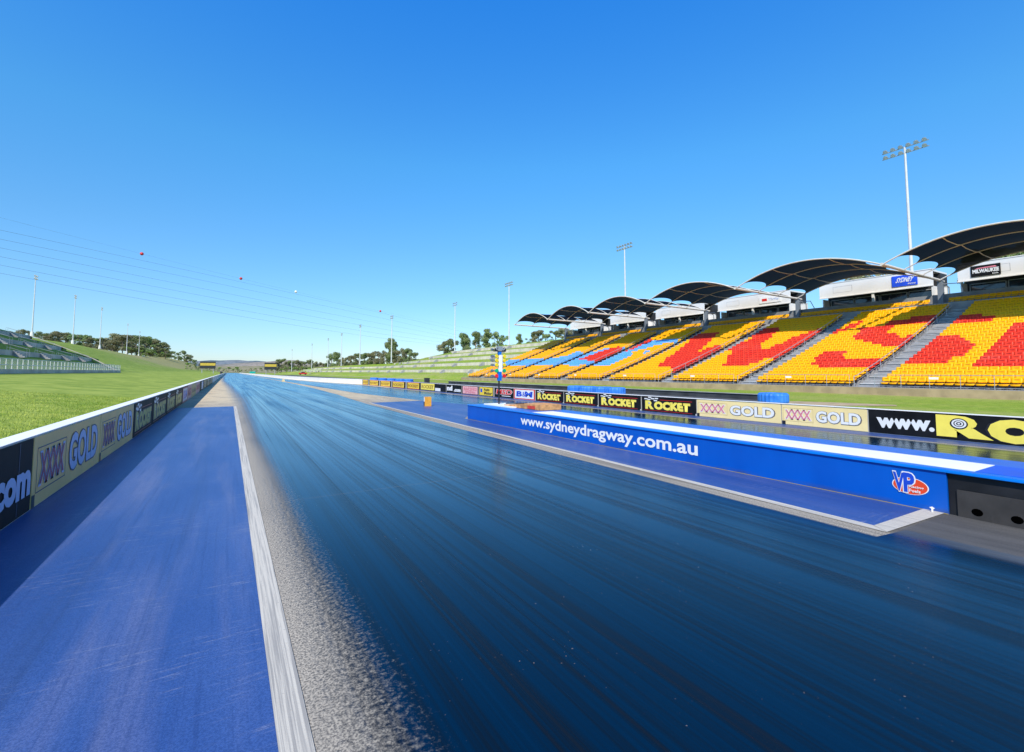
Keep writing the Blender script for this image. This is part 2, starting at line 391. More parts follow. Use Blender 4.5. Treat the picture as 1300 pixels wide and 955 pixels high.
# left grass slope, terraces and ridge: one terrain sheet
LZ = [(-2.64, .25), (-21, 1.95)]
def left_prof(Y):
    """list of (x, z) going outwards"""
    def ip(pts):
        for (a, va), (b, vb) in zip(pts, pts[1:]):
            if Y <= b: t = max(0, (Y - a) / (b - a)); return va + (vb - va) * t
        return pts[-1][1]
    rx = ip([(-60, -61), (480, -61), (560, -52), (700, -46), (900, -34), (1200, -22)])
    rz = ip([(-60, 14.4), (480, 14.4), (560, 15.6), (700, 14), (900, 8), (1200, 2.5)])
    tx = ip([(-60, -21.5), (150, -21.5), (300, -18), (600, -12), (1200, -8)])
    tz = ip([(-60, 2.0), (150, 2.0), (300, 1.6), (600, 1.0), (1200, .5)])
    e0 = .25
    if Y <= 149.9:
        P = [(-2.64, e0), (-8, .75), (-14, 1.35), (-21, 1.95), (-26.98, 4.4), (-27.02, 5.0), (-32.98, 6.92), (-33.02, 7.55), (-38.98, 9.42), (-39.02, 10.05), (-46, 12.0), (-54, 13.6), (-61, 14.4)]
    else:
        P = [(-2.64, e0)]
        P += [(-2.64 + (tx + 2.64) * t, e0 + (tz - e0) * t) for t in (.3, .62, 1)]
        for t in (.13, .14, .28, .29, .44, .45, .62, .8, 1):
            q = t ** 1.25 * .75 + .25 * (3*t*t - 2*t*t*t); P.append((tx + (rx - tx) * t, tz + (rz - tz) * q))
    P += [(rx - 14, rz + .6), (rx - 60, rz + 1), (rx - 400, rz - 5)]
    return P
mb = MB(); st = [-60, -20, 20, 60, 100, 125, 149.8, 150, 165, 180, 200, 225, 250, 280, 320, 360, 420, 480, 560, 630, 700, 800, 900, 1050, 1200]
V = []
for Y in st:
    p = left_prof(Y); V += [(x, Y, z + (.25 * math.sin(Y * .07 + x * .2) if x < -24 and Y > 160 else 0)) for x, z in p]
n = len(p)
mb.add(V, [(j*n+i, (j+1)*n+i, (j+1)*n+i+1, j*n+i+1) for j in range(len(st)-1) for i in range(n-1)])
tl = struct('grass_hill', mb, HILLG, True); fixn(tl)
# blades of grass near the barrier, too many to count
N = 70000
bx = -2.7 - rng.random(N) ** 1.6 * 11; by = 6 + rng.random(N) ** 1.25 * 30
bz = np.interp(-bx, [2.64, 8, 14, 21], [.25, .75, 1.35, 1.95])
a = rng.random(N) * 6.283; h = .025 + rng.random(N) * .035; w = .009 + .005 * rng.random(N); lx = (rng.random(N) - .5) * .05; ly = (rng.random(N) - .5) * .05
vv = np.zeros((N * 3, 3)); vv[0::3] = np.c_[bx - w*np.cos(a), by - w*np.sin(a), bz - .01]; vv[1::3] = np.c_[bx + w*np.cos(a), by + w*np.sin(a), bz - .01]; vv[2::3] = np.c_[bx + lx, by + ly, bz + h]
me = bpy.data.meshes.new('grass_blades'); me.vertices.add(N*3); me.vertices.foreach_set('co', vv.ravel())
me.loops.add(N*3); me.loops.foreach_set('vertex_index', np.arange(N*3, dtype=np.int32)); me.polygons.add(N)
me.polygons.foreach_set('loop_start', np.arange(0, N*3, 3, dtype=np.int32)); me.polygons.foreach_set('loop_total', np.full(N, 3, dtype=np.int32)); me.update(calc_edges=True)
t = NT('grass_blade'); c = t.mix(t.sm(t.noise(.9, 4), .35, .65), (.20, .30, .03), (.44, .48, .10)); me.materials.append(t.done(c, .8, .2))
go = bpy.data.objects.new('grass', me); COL.objects.link(go); tag(go, 'mown green grass behind the near left barrier', 'grass', kind='stuff')

# right side terrain: flat verge, ground under the stand, terraced bank beyond
TL = [2.6, 4.6, 6.6, 8.6, 10.4]
BC = [(106, 80, 11.2), (120, 80, 11.0), (150, 80, 10.8), (177, 80, 10.5), (203, 80, 9.2), (227, 79, 7.6), (250, 76, 6.4), (298, 64, 5.9), (397, 59, 5.2), (470, 52, 2.2), (620, 50.5, 1.0)]
def bank_row(Y, xc, zc):
    P = [(32.1, -.02), (48, 0), (50, .9)]
    for z in TL:
        f = min(1, (z - .9) / (zc - .9)); x = 50 + f * (xc - 50); P += [(x - .02, min(z - .8, zc)), (x + .02 + .001, min(z, zc))]
    P += [(xc + .1, zc), (xc + 40, zc - 1), (400, zc - 2)]
    return [(x, Y, z) for x, z in P]
mb = MB(); V = []
for Y in (-60, 105.5):
    V += [(32.1, Y, -.02), (47.9, Y, 0), (48.4, Y, -.1)]
    for z in TL: V += [(48.4 + 3*z, Y, z - .95), (48.45 + 3*z, Y, z - .9)]
    V += [(84, Y, 9.5), (120, Y, 9.5), (400, Y, 8)]
for b in BC: V += bank_row(*b)
n = 3 + 2*len(TL) + 3
mb.add(V, [(j*n+i, j*n+i+1, (j+1)*n+i+1, (j+1)*n+i) for j in range(len(BC)+1) for i in range(n-1)])
struct('grass_bank', mb, GRASSR)
sheet('grass_verge', [(18.4, -60), (32.1, -60), (32.1, 20), (30, 16), (18.4, 20)], -.005, GRASSR)
sheet('dirt_track', [(44.5, 108), (46.5, 108), (47.5, 620), (45.5, 620)], .02, ROADP)
sheet('grass_verge', [(18.4, 300), (50, 300), (50, 900), (12.6, 900), (12.6, 230)], -.01, GRASSR)
sheet('grass_verge', [(15.8, 100), (18.4, 77), (18.5, 300), (12.8, 300), (13, 228), (14.5, 132)], -.012, GRASSR)

# retaining walls of the right bank: every level is one wall following its contour
def interp(pts, Y):
    for a, b in zip(pts, pts[1:]):
        if Y <= b[0]:
            t = max(0, (Y - a[0]) / (b[0] - a[0])); return [a[k] + (b[k] - a[k]) * t for k in (1, 2)]
    return pts[-1][1:]
ordw = ['lowest', 'second', 'third', 'fourth', 'topmost']
for k, z in enumerate(TL):
    L = []; Y = 106
    while Y < 470:
        xc, zc = interp(BC, Y)
        if zc < z - .25: break
        L.append((50 + min(1, (z - .9) / (zc - .9)) * (xc - 50), Y)); Y += 6
    mb = MB(); V = []
    for x, y in L: V += [(x - .22, y, z - .95), (x - .18, y, z + .06), (x + .12, y, z + .06), (x + .12, y, z - .9)]
    m = len(L); mb.add(V, [(4*i+j, 4*i+4+j, 4*i+4+(j+1) % 4, 4*i+(j+1) % 4) for i in range(m-1) for j in range(4)] + [(3, 2, 1, 0), (4*m-4, 4*m-3, 4*m-2, 4*m-1)])
    o = fixn(mb.build('retaining_wall', TERW)); tag(o, ordw[k] + ' sandy retaining wall on the terraced grass bank beyond the stand', 'retaining wall', 'retaining walls on the right bank')
    # small flights of steps set in the wall
    nst = 0
    for y in range(112 + 5 * k, int(L[-1][1]) - 5, 19 if k < 2 else 23):
        x = np.interp(y, [q[1] for q in L], [q[0] for q in L]); mb = MB()
        for s_ in range(5): mb.box(x - 1.5 + .25*s_, x + .1, y - .7, y + .7, z - 1.05 + .2*s_, z - .84 + .2*s_)
        for yy in (y - .72, y + .72)[:1]:
            mb.path([(x - 1.4, yy, z - .9), (x - 1.4, yy, z), (x + .3, yy, z + 1.0), (x + .3, yy, z)], .035, 5)
        o2 = mb.build('wall_steps', GREYC, o); nst += 1
# left bank walls, fence and steps
for k, (x, z0, z1, lab) in enumerate([(-27, 4.2, 5.03, 'lowest'), (-33, 6.7, 7.58, 'middle'), (-39, 9.2, 10.08, 'topmost')]):
    ye = (142, 145, 148)[k]
    mb = MB(); mb.box(x - .02, x + .22, -40, ye, z0 - .1, z1 + .04); o = mb.build('retaining_wall', TERG)
    tag(o, lab + ' grey retaining wall on the left grass bank', 'retaining wall', 'retaining walls on the left bank')
    y = 50 + 3 * k
    while y < ye - 4:
        mb = MB()
        for s_ in range(5): mb.box(x, x + 1.5 - .28*s_, y - .5, y + .5, z0 - .15 + .2*s_, z0 + .07 + .2*s_)
        mb.build('wall_steps', GREYC, o)
        mb = MB()
        for yy in (y - .54, y + .54):
            mb.path([(x + 1.7, yy, z0 - .1), (x + 1.7, yy, z0 + 1.1), (x - .4, yy, z1 + .95), (x - .4, yy, z1)], .022, 5)
            mb.path([(x + 1.7, yy, z0 + .5), (x - .4, yy, z1 + .5)], .014, 5)
        mb.build('hand_rail', GALV, o); y += 11.5
mb = MB(); pts = [(-20.6, 133.0, 1.97), (-27, 143.5, 5.0), (-33, 146.5, 7.6), (-39, 149.5, 10.1), (-46, 152, 11.5)]
V = []
for x, y, z in pts: V += [(x, y - 1.2, z + .06), (x, y + 1.4, z + .06)]
mb.add(V, [(2*i, 2*i+1, 2*i+3, 2*i+2) for i in range(len(pts)-1)])
struct('path', mb, ROADP)
fe = empty('spectator_fence', (-19.4, 60, 1.75)); tag(fe, 'long white rail fence with close upright posts at foot of left bank', 'fence')
mb = MB(); mb.box(-.1, .1, -90, 67, -.35, .52); mb.build('kerb', TERG, fe)
mb = MB()
for zz in (.95, 1.6): mb.tube((0, -90, zz), (0, 67, zz), .035, n=5)
mb.build('rail', GALV, fe)
mb = MB()
y = -90
while y <= 67: mb.box(-.03, .03, y - .035, y + .035, .52, 1.62); y += 1.55
mb.build('fence_posts', WHITE, fe)['kind'] = 'stuff'
mb = MB(); mb.box(-.01, .01, -90, 67, .53, 1.58)
tm = NT('fence_mesh'); tb = tm.n('ShaderNodeBsdfTransparent'); ms = tm.n('ShaderNodeMixShader'); ms.inputs[0].default_value = .28
tm.done((.62, .64, .62), .6); out = [x for x in tm.t.nodes if x.type == 'OUTPUT_MATERIAL'][0]
tm.t.links.new(tb.outputs[0], ms.inputs[1]); tm.t.links.new(tm.b.outputs[0], ms.inputs[2]); tm.t.links.new(ms.outputs[0], out.inputs[0])
mb.build('wire_mesh', tm.mat, fe)

# ------------------------------------------------------------------ barriers
# left barrier
mb = MB(); mb.prism([(-2.40, -.05), (-2.40, 1.045), (-2.42, 1.06), (-2.62, 1.06), (-2.64, 1.045), (-2.64, -.05)], 'y', -30, 700)
lw = mb.build('concrete_barrier', CONCW); tag(lw, 'long straight white topped barrier along the left edge of the track', 'barrier')
mb = MB(); mb.box(-2.66, -2.385, -30, 700, 1.062, 1.075); mb.build('barrier_cap', WHITE, lw)
# right barrier
mb = MB(); mb.box(18.2, 18.45, -30, 76.6, -.05, .77)
rw = mb.build('concrete_barrier', CONC); tag(rw, 'long low barrier carrying advertising boards on the far side of the track', 'barrier')
mb = MB(); mb.box(18.17, 18.48, -30, 76.6, .772, .785); mb.build('barrier_cap', WHITE, rw)
mb = MB(); L = [(18.2, 76.7), (15.6, 100), (14.3, 132), (13.2, 180), (12.8, 230), (12.4, 420), (12.2, 700)]; V = []
for x, y in L: V += [(x, y, -.05), (x, y, .80), (x + .25, y, .80), (x + .25, y, -.05)]
mb.add(V, [(4*i+j, 4*i+4+j, 4*i+4+(j+1) % 4, 4*i+(j+1) % 4) for i in range(len(L)-1) for j in range(4)] + [(3, 2, 1, 0)])
o = fixn(mb.build('concrete_barrier', WHITE)); tag(o, 'bare white barrier continuing beyond the last advertising board towards the horizon', 'barrier')
mb = MB(); V = []; L = [(22, 228), (40, 250), (62, 262)]
for x, y in L: V += [(x, y, 0), (x, y, .9), (x + .1, y + .3, .9), (x + .1, y + .3, 0)]
mb.add(V, [(4*i+j, 4*i+4+j, 4*i+4+(j+1) % 4, 4*i+(j+1) % 4) for i in range(len(L)-1) for j in range(4)])
# low dark guard behind the return road
o = empty('road_guard', (32.3, 46, 0)); tag(o, 'low black rubber guard edging the road below the grandstand', 'guard rail')
mb = MB(); mb.box(-.12, .12, -28, 29, .0, .38); mb.build('guard_panel', pm('guard_black', (.045, .048, .052), .6, .4, .7, stain=.3), o)
mb = MB(); mb.box(-.2, .16, -28, 29, .382, .42); mb.build('guard_top', GREYC, o)
o = empty('equipment_cabinet', (27.0, 71.5, 0)); tag(o, 'small dark cabinet on the road behind the board wall', 'cabinet')
mb = MB(); mb.box(-.35, .35, -.32, .32, .1, .95); mb.box(-.4, .4, -.36, .36, .95, 1.0); mb.box(-.3, .3, -.4, .4, 0, .1); mb.build('cabinet_body', DARKFRAME, o)
mb = MB(); mb.box(-.37, -.352, -.25, .25, .2, .88); mb.build('cabinet_door', pm('cab_door', (.07, .08, .085), .4), o)
# centre barrier
cb = empty('centre_barrier', (9.6, 6, 0)); tag(cb, 'low blue barrier between the lanes with a white top and a web address', 'barrier')
def cbuild(mb, name, m, **k):
    o = mb.build(name, m, cb, **k); o.location = (-9.6, -6, 0); return o
mb = MB(); mb.box(8.74, 10.50, 2.70, 18.3, -.02, .575); cbuild(mb, 'barrier_wall', BLUEW)
mb = MB(); mb.box(8.78, 10.50, -12, 2.695, -.02, .575); cbuild(mb, 'black_panel', pm('black_wall', (.016, .017, .020), .42, .4, 2, stain=.0))
mb = MB(); mb.prism([(8.72, .577), (8.71, .585), (8.715, .605), (8.76, .618), (10.50, .618), (10.55, .60), (10.55, .577)], 'y', -12, 18.32); cbuild(mb, 'barrier_cap', BLUECAP)
mb = MB(); mb.box(8.93, 9.76, 2.45, 13.6, .618, .624); cbuild(mb, 'white_stripe', WHITE)
mb = MB(); mb.box(8.93, 9.76, -12, 2.44, .618, .622); cbuild(mb, 'deck_panel', BLUECAP2)
mb = MB(); mb.box(9.3, 10.3, 15.6, 17.9, .618, .66); cbuild(mb, 'white_plate', WHITE)
mb = MB(); mb.box(8.755, 8.78, -3, 2.60, .0, .36); cbuild(mb, 'mounting_plate', pm('grey_plate', (.045, .042, .040), .5, .2, 3, stain=.4))
for yy in (2.40, 2.02, 1.55):
    mb = MB(); mb.add([(8.7535, yy + .06*math.cos(t*.5236), .10 + .05*math.sin(t*.5236)) for t in range(12)], [tuple(range(12))]); cbuild(mb, 'cable_hole', pm('hole', (.001, .001, .001), 1, 0, 1, spec=0))
mb = MB(); mb.box(8.736, 8.7395, 2.70, 18.3, .002, .010); cbuild(mb, 'yellow_edge', pm('edge_yellow', (.45, .33, .06), .5))
o = empty('marker_bracket', (8.66, 2.85, 0)); tag(o, 'tiny white bracket at the blue and black join of the centre barrier', 'bracket')
mb = MB(); mb.box(-.008, .008, -.008, .008, .012, .05); mb.add([(0, -.03, .065), (0, .0, .085), (0, .035, .07), (0, .0, .045), (.015, 0, .065)], [(0, 1, 2, 3), (0, 4, 1), (1, 4, 2), (2, 4, 3), (3, 4, 0)]); mb.build('bracket_plate', WHITE, o)

# ------------------------------------------------------------------ writing
def raw_text(s, bold):
    cu = bpy.data.curves.new('t', 'FONT'); cu.body = s; cu.size = 1; cu.offset = bold; cu.resolution_u = 3; cu.fill_mode = 'FRONT'
    o = bpy.data.objects.new('t', cu); COL.objects.link(o)
    dg = bpy.context.evaluated_depsgraph_get(); me = bpy.data.meshes.new_from_object(o.evaluated_get(dg))
    bpy.data.objects.remove(o); return me
def side(sd, y, z, off):
    """board plane: 'R' faces -X on the right barrier, 'L' faces +X on the left, 'C' centre barrier, 'F' fascia"""
    return {'R': (18.19 - off, y, z), 'L': (-2.385 + off, y, z), 'C': (8.736 - off, y, z), 'F': (79.95 - off, y, z)}[sd]
def letter(s, sd, yl, yr, z0, z1, m, parent, off=.012, bold=.02, shear=0, ref=None, name='lettering'):
    me = raw_text(s, bold); n = len(me.vertices); a = np.zeros(n*3); me.vertices.foreach_get('co', a); a = a.reshape(-1, 3)
    lo = a.min(0); hi = a.max(0)
    if ref: lo, hi = ref
    u = (a[:, 0] - lo[0]) / (hi[0] - lo[0]); v = (a[:, 1] - lo[1]) / (hi[1] - lo[1])
    y = yl + (yr - yl) * u; z = z0 + (z1 - z0) * v; y = y + shear * (yr - yl) / abs(yr - yl) * (z - z0)
    b = np.array([side(sd, yy, zz, off) for yy, zz in zip(y, z)]); b -= np.array(parent.location)[None, :]
    me.vertices.foreach_set('co', b.ravel()); me.materials.clear(); me.materials.append(m)
    me.polygons.foreach_set('material_index', [0]*len(me.polygons)); me.update()
    o = bpy.data.objects.new(name, me); COL.objects.link(o); o.parent = parent; return (lo, hi)
def patch(sd, pts, m, parent, off=.008, name='trim', extra=None):
    mb = MB(); polys = pts if isinstance(pts[0][0], (tuple, list)) else [pts]
    for P in polys: mb.add([Vector(side(sd, y, z, off)) - Vector(parent.location) for y, z in P], [tuple(range(len(P)))])
    return mb.build(name, m, parent)
def rect(a, b, z0, z1): return [(a, z0), (b, z0), (b, z1), (a, z1)]
def board(sd, y0, y1, zt, m, label, cat='sign board', group=None):
    """y0<y1; returns the root and function f(fraction from the reading left) -> y"""
    x = {'R': 18.19, 'L': -2.385}[sd]
    r = empty('sign_board', (x, (y0 + y1) / 2, 0)); tag(r, label, cat, group)
    mb = MB(); d = (y1 - y0) / 2 - .012
    if sd == 'R': mb.box(0, .009, -d, d, .02, zt)
    else: mb.box(-.012, 0, -d, d, .02, zt)
    mb.build('board_panel', m, r)
    f = (lambda q: y1 - (y1 - y0) * q) if sd == 'R' else (lambda q: y0 + (y1 - y0) * q)
    return r, f
def disc(sd, y, z, ry, rz, m, parent, off, n=20, name='emblem', a0=0, a1=6.2832):
    return patch(sd, [(y + ry*math.cos(a0+(a1-a0)*k/n), z + rz*math.sin(a0+(a1-a0)*k/n)) for k in range(n)], m, parent, off, name)
def gold(sd, y0, y1, k, label):
    L = sd == 'L'; zt = 1.04 if L else .765; q = zt / .77
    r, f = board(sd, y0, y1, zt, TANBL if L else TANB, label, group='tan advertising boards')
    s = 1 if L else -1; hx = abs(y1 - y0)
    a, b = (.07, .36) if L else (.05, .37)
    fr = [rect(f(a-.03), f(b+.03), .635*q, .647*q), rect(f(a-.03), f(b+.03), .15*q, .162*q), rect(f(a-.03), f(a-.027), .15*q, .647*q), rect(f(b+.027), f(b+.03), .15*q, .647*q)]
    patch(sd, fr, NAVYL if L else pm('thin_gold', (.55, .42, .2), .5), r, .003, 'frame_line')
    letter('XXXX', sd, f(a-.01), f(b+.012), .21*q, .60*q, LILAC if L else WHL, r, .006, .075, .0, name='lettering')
    letter('XXXX', sd, f(a), f(b), .235*q, .575*q, CRIM if L else PINKL, r, .009, .028, 0)  # left letters are darker copies, the barrier's shade put into the colour
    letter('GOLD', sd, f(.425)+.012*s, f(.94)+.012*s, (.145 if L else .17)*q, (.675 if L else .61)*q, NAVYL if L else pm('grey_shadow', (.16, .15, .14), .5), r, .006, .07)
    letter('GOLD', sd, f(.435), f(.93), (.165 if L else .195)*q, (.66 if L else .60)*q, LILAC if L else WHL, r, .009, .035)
    mb = MB(); yy = f(.0) ; w = .10
    patch(sd, rect(f(.003), f(.003 + .13/hx), .02, .15*q), BLKL, r, .004, 'lifting_slot')
def rocket(sd, y0, y1, label, black=True):
    L = sd == 'L'; zt = 1.04 if L else .765; q = zt / .77
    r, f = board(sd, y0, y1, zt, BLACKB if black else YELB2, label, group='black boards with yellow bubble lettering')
    yel = pm('shaded_yellow', (.55, .47, .12), .5, .1, 3) if L else YELB  # left boards take a darker yellow with their shade painted in
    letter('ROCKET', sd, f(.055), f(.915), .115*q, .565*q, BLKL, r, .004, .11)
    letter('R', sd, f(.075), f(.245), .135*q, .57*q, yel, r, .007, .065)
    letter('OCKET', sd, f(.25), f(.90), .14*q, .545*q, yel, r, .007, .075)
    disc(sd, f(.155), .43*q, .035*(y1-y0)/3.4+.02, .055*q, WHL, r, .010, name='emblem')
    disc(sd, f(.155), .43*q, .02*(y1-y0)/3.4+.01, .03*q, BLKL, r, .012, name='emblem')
    red = pm('shaded_red', (.28, .05, .05), .5) if L else REDL  # left red likewise darkened to carry the shade
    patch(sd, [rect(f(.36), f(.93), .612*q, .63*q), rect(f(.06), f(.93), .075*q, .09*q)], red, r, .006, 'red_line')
    W_ = []; B_ = []
    for i in range(4):
        for j in range(3):
            u = .05 + .065*i + .01*j; z = (.56 + .055*j + .03*math.sin(1.2*i)) * q
            (W_ if (i + j) % 2 else B_).append(rect(f(u), f(u + .065), z, z + .055*q))
    patch(sd, W_, WHL, r, .009, 'chequered_flag'); patch(sd, B_, BLKL, r, .009, 'chequered_flag')
    if not L: patch(sd, rect(f(.985), f(.997), .02, .09), WHL, r, .005, 'bolt_plate')
def plain(sd, y0, y1, m, label, parts=(), group=None):
    L = sd == 'L'; zt = 1.04 if L else .765
    r, f = board(sd, y0, y1, zt, m, label, group=group); q = zt / .77
    for p in parts:
        if p[0] == 'rect': patch(sd, rect(f(p[1]), f(p[2]), p[3]*q, p[4]*q), p[5], r, p[6] if len(p) > 6 else .004, 'panel')
        else: letter(p[0], sd, f(p[1]), f(p[2]), p[3]*q, p[4]*q, p[5], r, p[6] if len(p) > 6 else .010, p[7] if len(p) > 7 else .03, p[8] if len(p) > 8 else 0)
    return r, f
# right boards, near to far
r, f = plain('R', -6.5, 7.53, BLACKB, 'long black board with white www and huge yellow rounded letters, nearest on the right barrier',
             [('www.', (7.53-7.3)/14.03, (7.53-5.82)/14.03, .20, .53, WHL, .010, .05)])
letter('R', 'R', 5.74, 4.55, .10, .73, YELB, r, .006, .09); letter('O', 'R', 4.72, 3.55, .045, .72, BLKL, r, .008, .12); letter('O', 'R', 4.66, 3.60, .06, .71, YELB, r, .010, .10)
letter('C', 'R', 3.60, 2.5, .045, .72, BLKL, r, .012, .12); letter('C', 'R', 3.56, 2.5, .06, .71, YELB, r, .014, .10); letter('KET.COM', 'R', 2.4, -5.8, .08, .71, YELB, r, .014, .08)
patch('R', rect(5.78, 5.52, .10, .73), YELB, r, .0075)
for rad, mm, of in ((.20, BLKL, .016), (.165, WHL, .018), (.12, BLKL, .020), (.095, WHL, .022), (.06, BLKL, .024), (.03, WHL, .026)): disc('R', 5.26, .50, rad, rad*.78, mm, r, of)
gold('R', 7.55, 10.39, 0, 'tan board with white outlined lettering beside the near black board on right barrier')
gold('R', 10.41, 14.22, 1, 'tan board with white outlined lettering between another tan board and black boards')
nm = ['first', 'second', 'third', 'fourth']
for k, (a, b) in enumerate([(14.24, 17.55), (17.6, 20.85), (20.9, 24.1), (24.15, 27.3)]):
    rocket('R', a, b, nm[k] + ' black board with yellow bubble lettering beyond the tan boards, right barrier')
plain('R', 27.4, 30.2, WHL, 'white board with red border and blue initials, right barrier',
      [('rect', .0, 1, .03, .76, REDL, .003), ('rect', .05, .95, .09, .70, WHL, .006), ('B M', .12, .88, .2, .6, BLUEL, .010, .05, .15), ('&', .40, .58, .2, .58, WHL, .012, .03), ('&', .42, .56, .22, .56, BLUEL, .014, .01)])
plain('R', 30.25, 33.2, BLACKB, 'black board with slanted red white outlined initials, right barrier',
      [('MSD', .08, .92, .24, .66, WHL, .008, .07, .3), ('MSD', .10, .90, .26, .64, REDL, .011, .03, .3), ('rect', .4, .85, .12, .17, WHL, .008)])
plain('R', 33.4, 35.9, BLACKB, 'yellow board with black two line lettering and small blue emblem, right barrier',
      [('rect', .04, .96, .06, .72, YELB2, .004), ('Auto', .35, .75, .42, .66, BLKL, .010, .04), ('Motor', .38, .92, .12, .38, BLKL, .010, .04), ('rect', .1, .24, .3, .6, BLUEL, .008)])
plain('R', 36.0, 39.3, BLACKB, 'pale pink board with faded lettering, right barrier',
      [('rect', .05, .95, .06, .72, pm('pink_board', (.80, .42, .42), .5, .15, 4), .004), ('RACING', .12, .88, .35, .6, PINKL, .010, .04), ('SPARES', .2, .8, .14, .3, PINKL, .010, .03)])
plain('R', 39.4, 42.9, BLACKB, 'black board with broken white lettering, right barrier',
      [('nd', .05, .42, .2, .68, WHL, .010, .07), ('.com', .52, .95, .14, .4, WHL, .010, .07)])
plain('R', 43.0, 50.0, BLACKB, 'board with wide yellow patch and small white plate, right barrier',
      [('rect', .01, .57, .08, .74, YELB, .004), ('ROCKET', .04, .54, .2, .6, pm('ochre_letter', (.45, .30, .03), .5), .008, .05), ('rect', .60, .80, .05, .35, WHL, .005)])
fw_ = ['nearest', 'second', 'third', 'fourth', 'farthest']
for k, (a, b) in enumerate([(50.1, 54.8), (55.3, 60.7), (61.1, 66.3), (66.9, 72.2), (72.8, 76.3)]):
    plain('R', a, b, BLACKB, fw_[k] + ' orange yellow board with a red top line near the bare white barrier',
          [('rect', .06, .9, .08, .70, YELB2, .004), ('ROCKET', .10, .86, .2, .55, pm('brown_letter', (.40, .20, .02), .5), .008, .06), ('rect', .06, .9, .70, .76, REDL, .005), ('rect', .06, .9, .04, .08, REDL, .005)], 'orange boards far along the right barrier')
# left boards
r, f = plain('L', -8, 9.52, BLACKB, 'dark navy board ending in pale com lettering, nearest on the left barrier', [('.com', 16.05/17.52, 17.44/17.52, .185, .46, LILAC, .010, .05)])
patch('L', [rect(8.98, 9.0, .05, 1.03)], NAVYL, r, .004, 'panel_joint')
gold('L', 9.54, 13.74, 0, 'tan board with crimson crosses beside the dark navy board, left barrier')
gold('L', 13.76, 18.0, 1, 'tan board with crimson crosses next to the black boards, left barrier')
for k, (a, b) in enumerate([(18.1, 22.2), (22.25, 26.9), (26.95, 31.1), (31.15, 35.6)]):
    rocket('L', a, b, nm[k] + ' black board with shade-dimmed yellow bubble lettering beyond tan boards, left barrier')
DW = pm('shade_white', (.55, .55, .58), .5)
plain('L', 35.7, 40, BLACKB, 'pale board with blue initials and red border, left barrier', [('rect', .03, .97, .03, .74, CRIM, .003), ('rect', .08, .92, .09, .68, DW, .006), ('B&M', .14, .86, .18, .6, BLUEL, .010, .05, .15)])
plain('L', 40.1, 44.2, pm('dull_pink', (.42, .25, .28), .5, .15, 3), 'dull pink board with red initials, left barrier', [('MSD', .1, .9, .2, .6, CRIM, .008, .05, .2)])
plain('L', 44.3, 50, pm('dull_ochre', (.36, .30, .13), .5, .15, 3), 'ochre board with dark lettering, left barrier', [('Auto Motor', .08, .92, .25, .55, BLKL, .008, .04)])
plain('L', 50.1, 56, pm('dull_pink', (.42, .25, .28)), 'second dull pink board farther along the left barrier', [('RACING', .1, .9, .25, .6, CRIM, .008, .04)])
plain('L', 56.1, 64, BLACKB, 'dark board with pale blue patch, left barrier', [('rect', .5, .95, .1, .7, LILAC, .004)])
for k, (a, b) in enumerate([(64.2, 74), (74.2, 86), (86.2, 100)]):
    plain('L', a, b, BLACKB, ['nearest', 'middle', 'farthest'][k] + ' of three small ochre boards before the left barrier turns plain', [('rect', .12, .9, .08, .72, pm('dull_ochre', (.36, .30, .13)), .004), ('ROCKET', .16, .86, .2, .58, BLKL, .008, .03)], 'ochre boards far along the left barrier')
# centre barrier writing
class _P: pass
ref = letter('www.sydneydragway.com.au', 'C', 14.05, 6.83, .095, .50, WHL, cb, .006, .022)
def vp():
    y, z = 3.13, .33; n = 28
    e = lambda k, sc: [(y - .01 + .222*sc*math.cos(6.2832*i/n) - .10*.0, z - .02 + .125*sc*math.sin(6.2832*i/n) + .0) for i in range(n)]
    patch('C', e(0, 1.0), WHL, cb, .004, 'emblem'); patch('C', e(0, .94), REDL if False else pm('orange_red', (.80, .07, .02), .45), cb, .006, 'emblem')
    letter('V', 'C', y+.205, y+.04, z-.13, z+.175, WHL, cb, .009, .06); letter('V', 'C', y+.193, y+.052, z-.115, z+.16, BLUEL, cb, .012, .03)
    letter('P', 'C', y+.08, y-.085, z-.13, z+.185, WHL, cb, .010, .07); letter('P', 'C', y+.065, y-.068, z-.115, z+.17, BLUEL, cb, .013, .04)
    letter('Racing', 'C', y-.0, y-.175, z-.05, z-.005, WHL, cb, .0145, .02); letter('Fuels', 'C', y-.0, y-.135, z-.105, z-.058, WHL, cb, .0145, .02)
vp()

# ------------------------------------------------------------------ things on the strip
TRX, TRY = 9.72, 17.35
tr = empty('starting_lights', (TRX, TRY, .62)); tag(tr, 'drag racing starting light tree on a thin black pole behind the blue barrier', 'starting lights')
mb = MB(); mb.tube((0, 0, 0), (0, 0, 1.05), .035, n=10); mb.box(-.12, .12, -.12, .12, 0, .03); mb.build('pole', BLKL, tr)
mb = MB(); mb.box(-.06, .10, -.06, .06, 1.0, 1.38); mb.box(-.05, .09, -.05, .05, 2.08, 2.22); mb.build('tree_body', BLUECAP, tr)
mb = MB(); mb.box(-.02, .13, -.065, .065, 1.38, 2.08); mb.build('white_panel', WHITE, tr)
mb = MB(); mb.box(-.10, .20, -.08, .08, 2.27, 2.33); mb.box(-.06, .14, -.08, .08, 2.33, 2.44); mb.tube((-.13, -.02, 2.30), (-.13, -.02, 2.42), .03); mb.tube((.24, -.02, 2.30), (.24, -.02, 2.42), .03); mb.build('stage_light_box', GALV, tr)
mb = MB(); mb.box(-.24, .30, -.06, .06, 2.22, 2.25); mb.tube((-.22, 0, 2.25), (-.22, 0, 2.95), .006, n=5); mb.build('mast', DARKFRAME, tr)
yl = pm('lamp_yellow', (.80, .62, .02), .25); gl = pm('lamp_green', (.0, .42, .16), .25); rl = pm('lamp_red', (.80, .02, .02), .25)
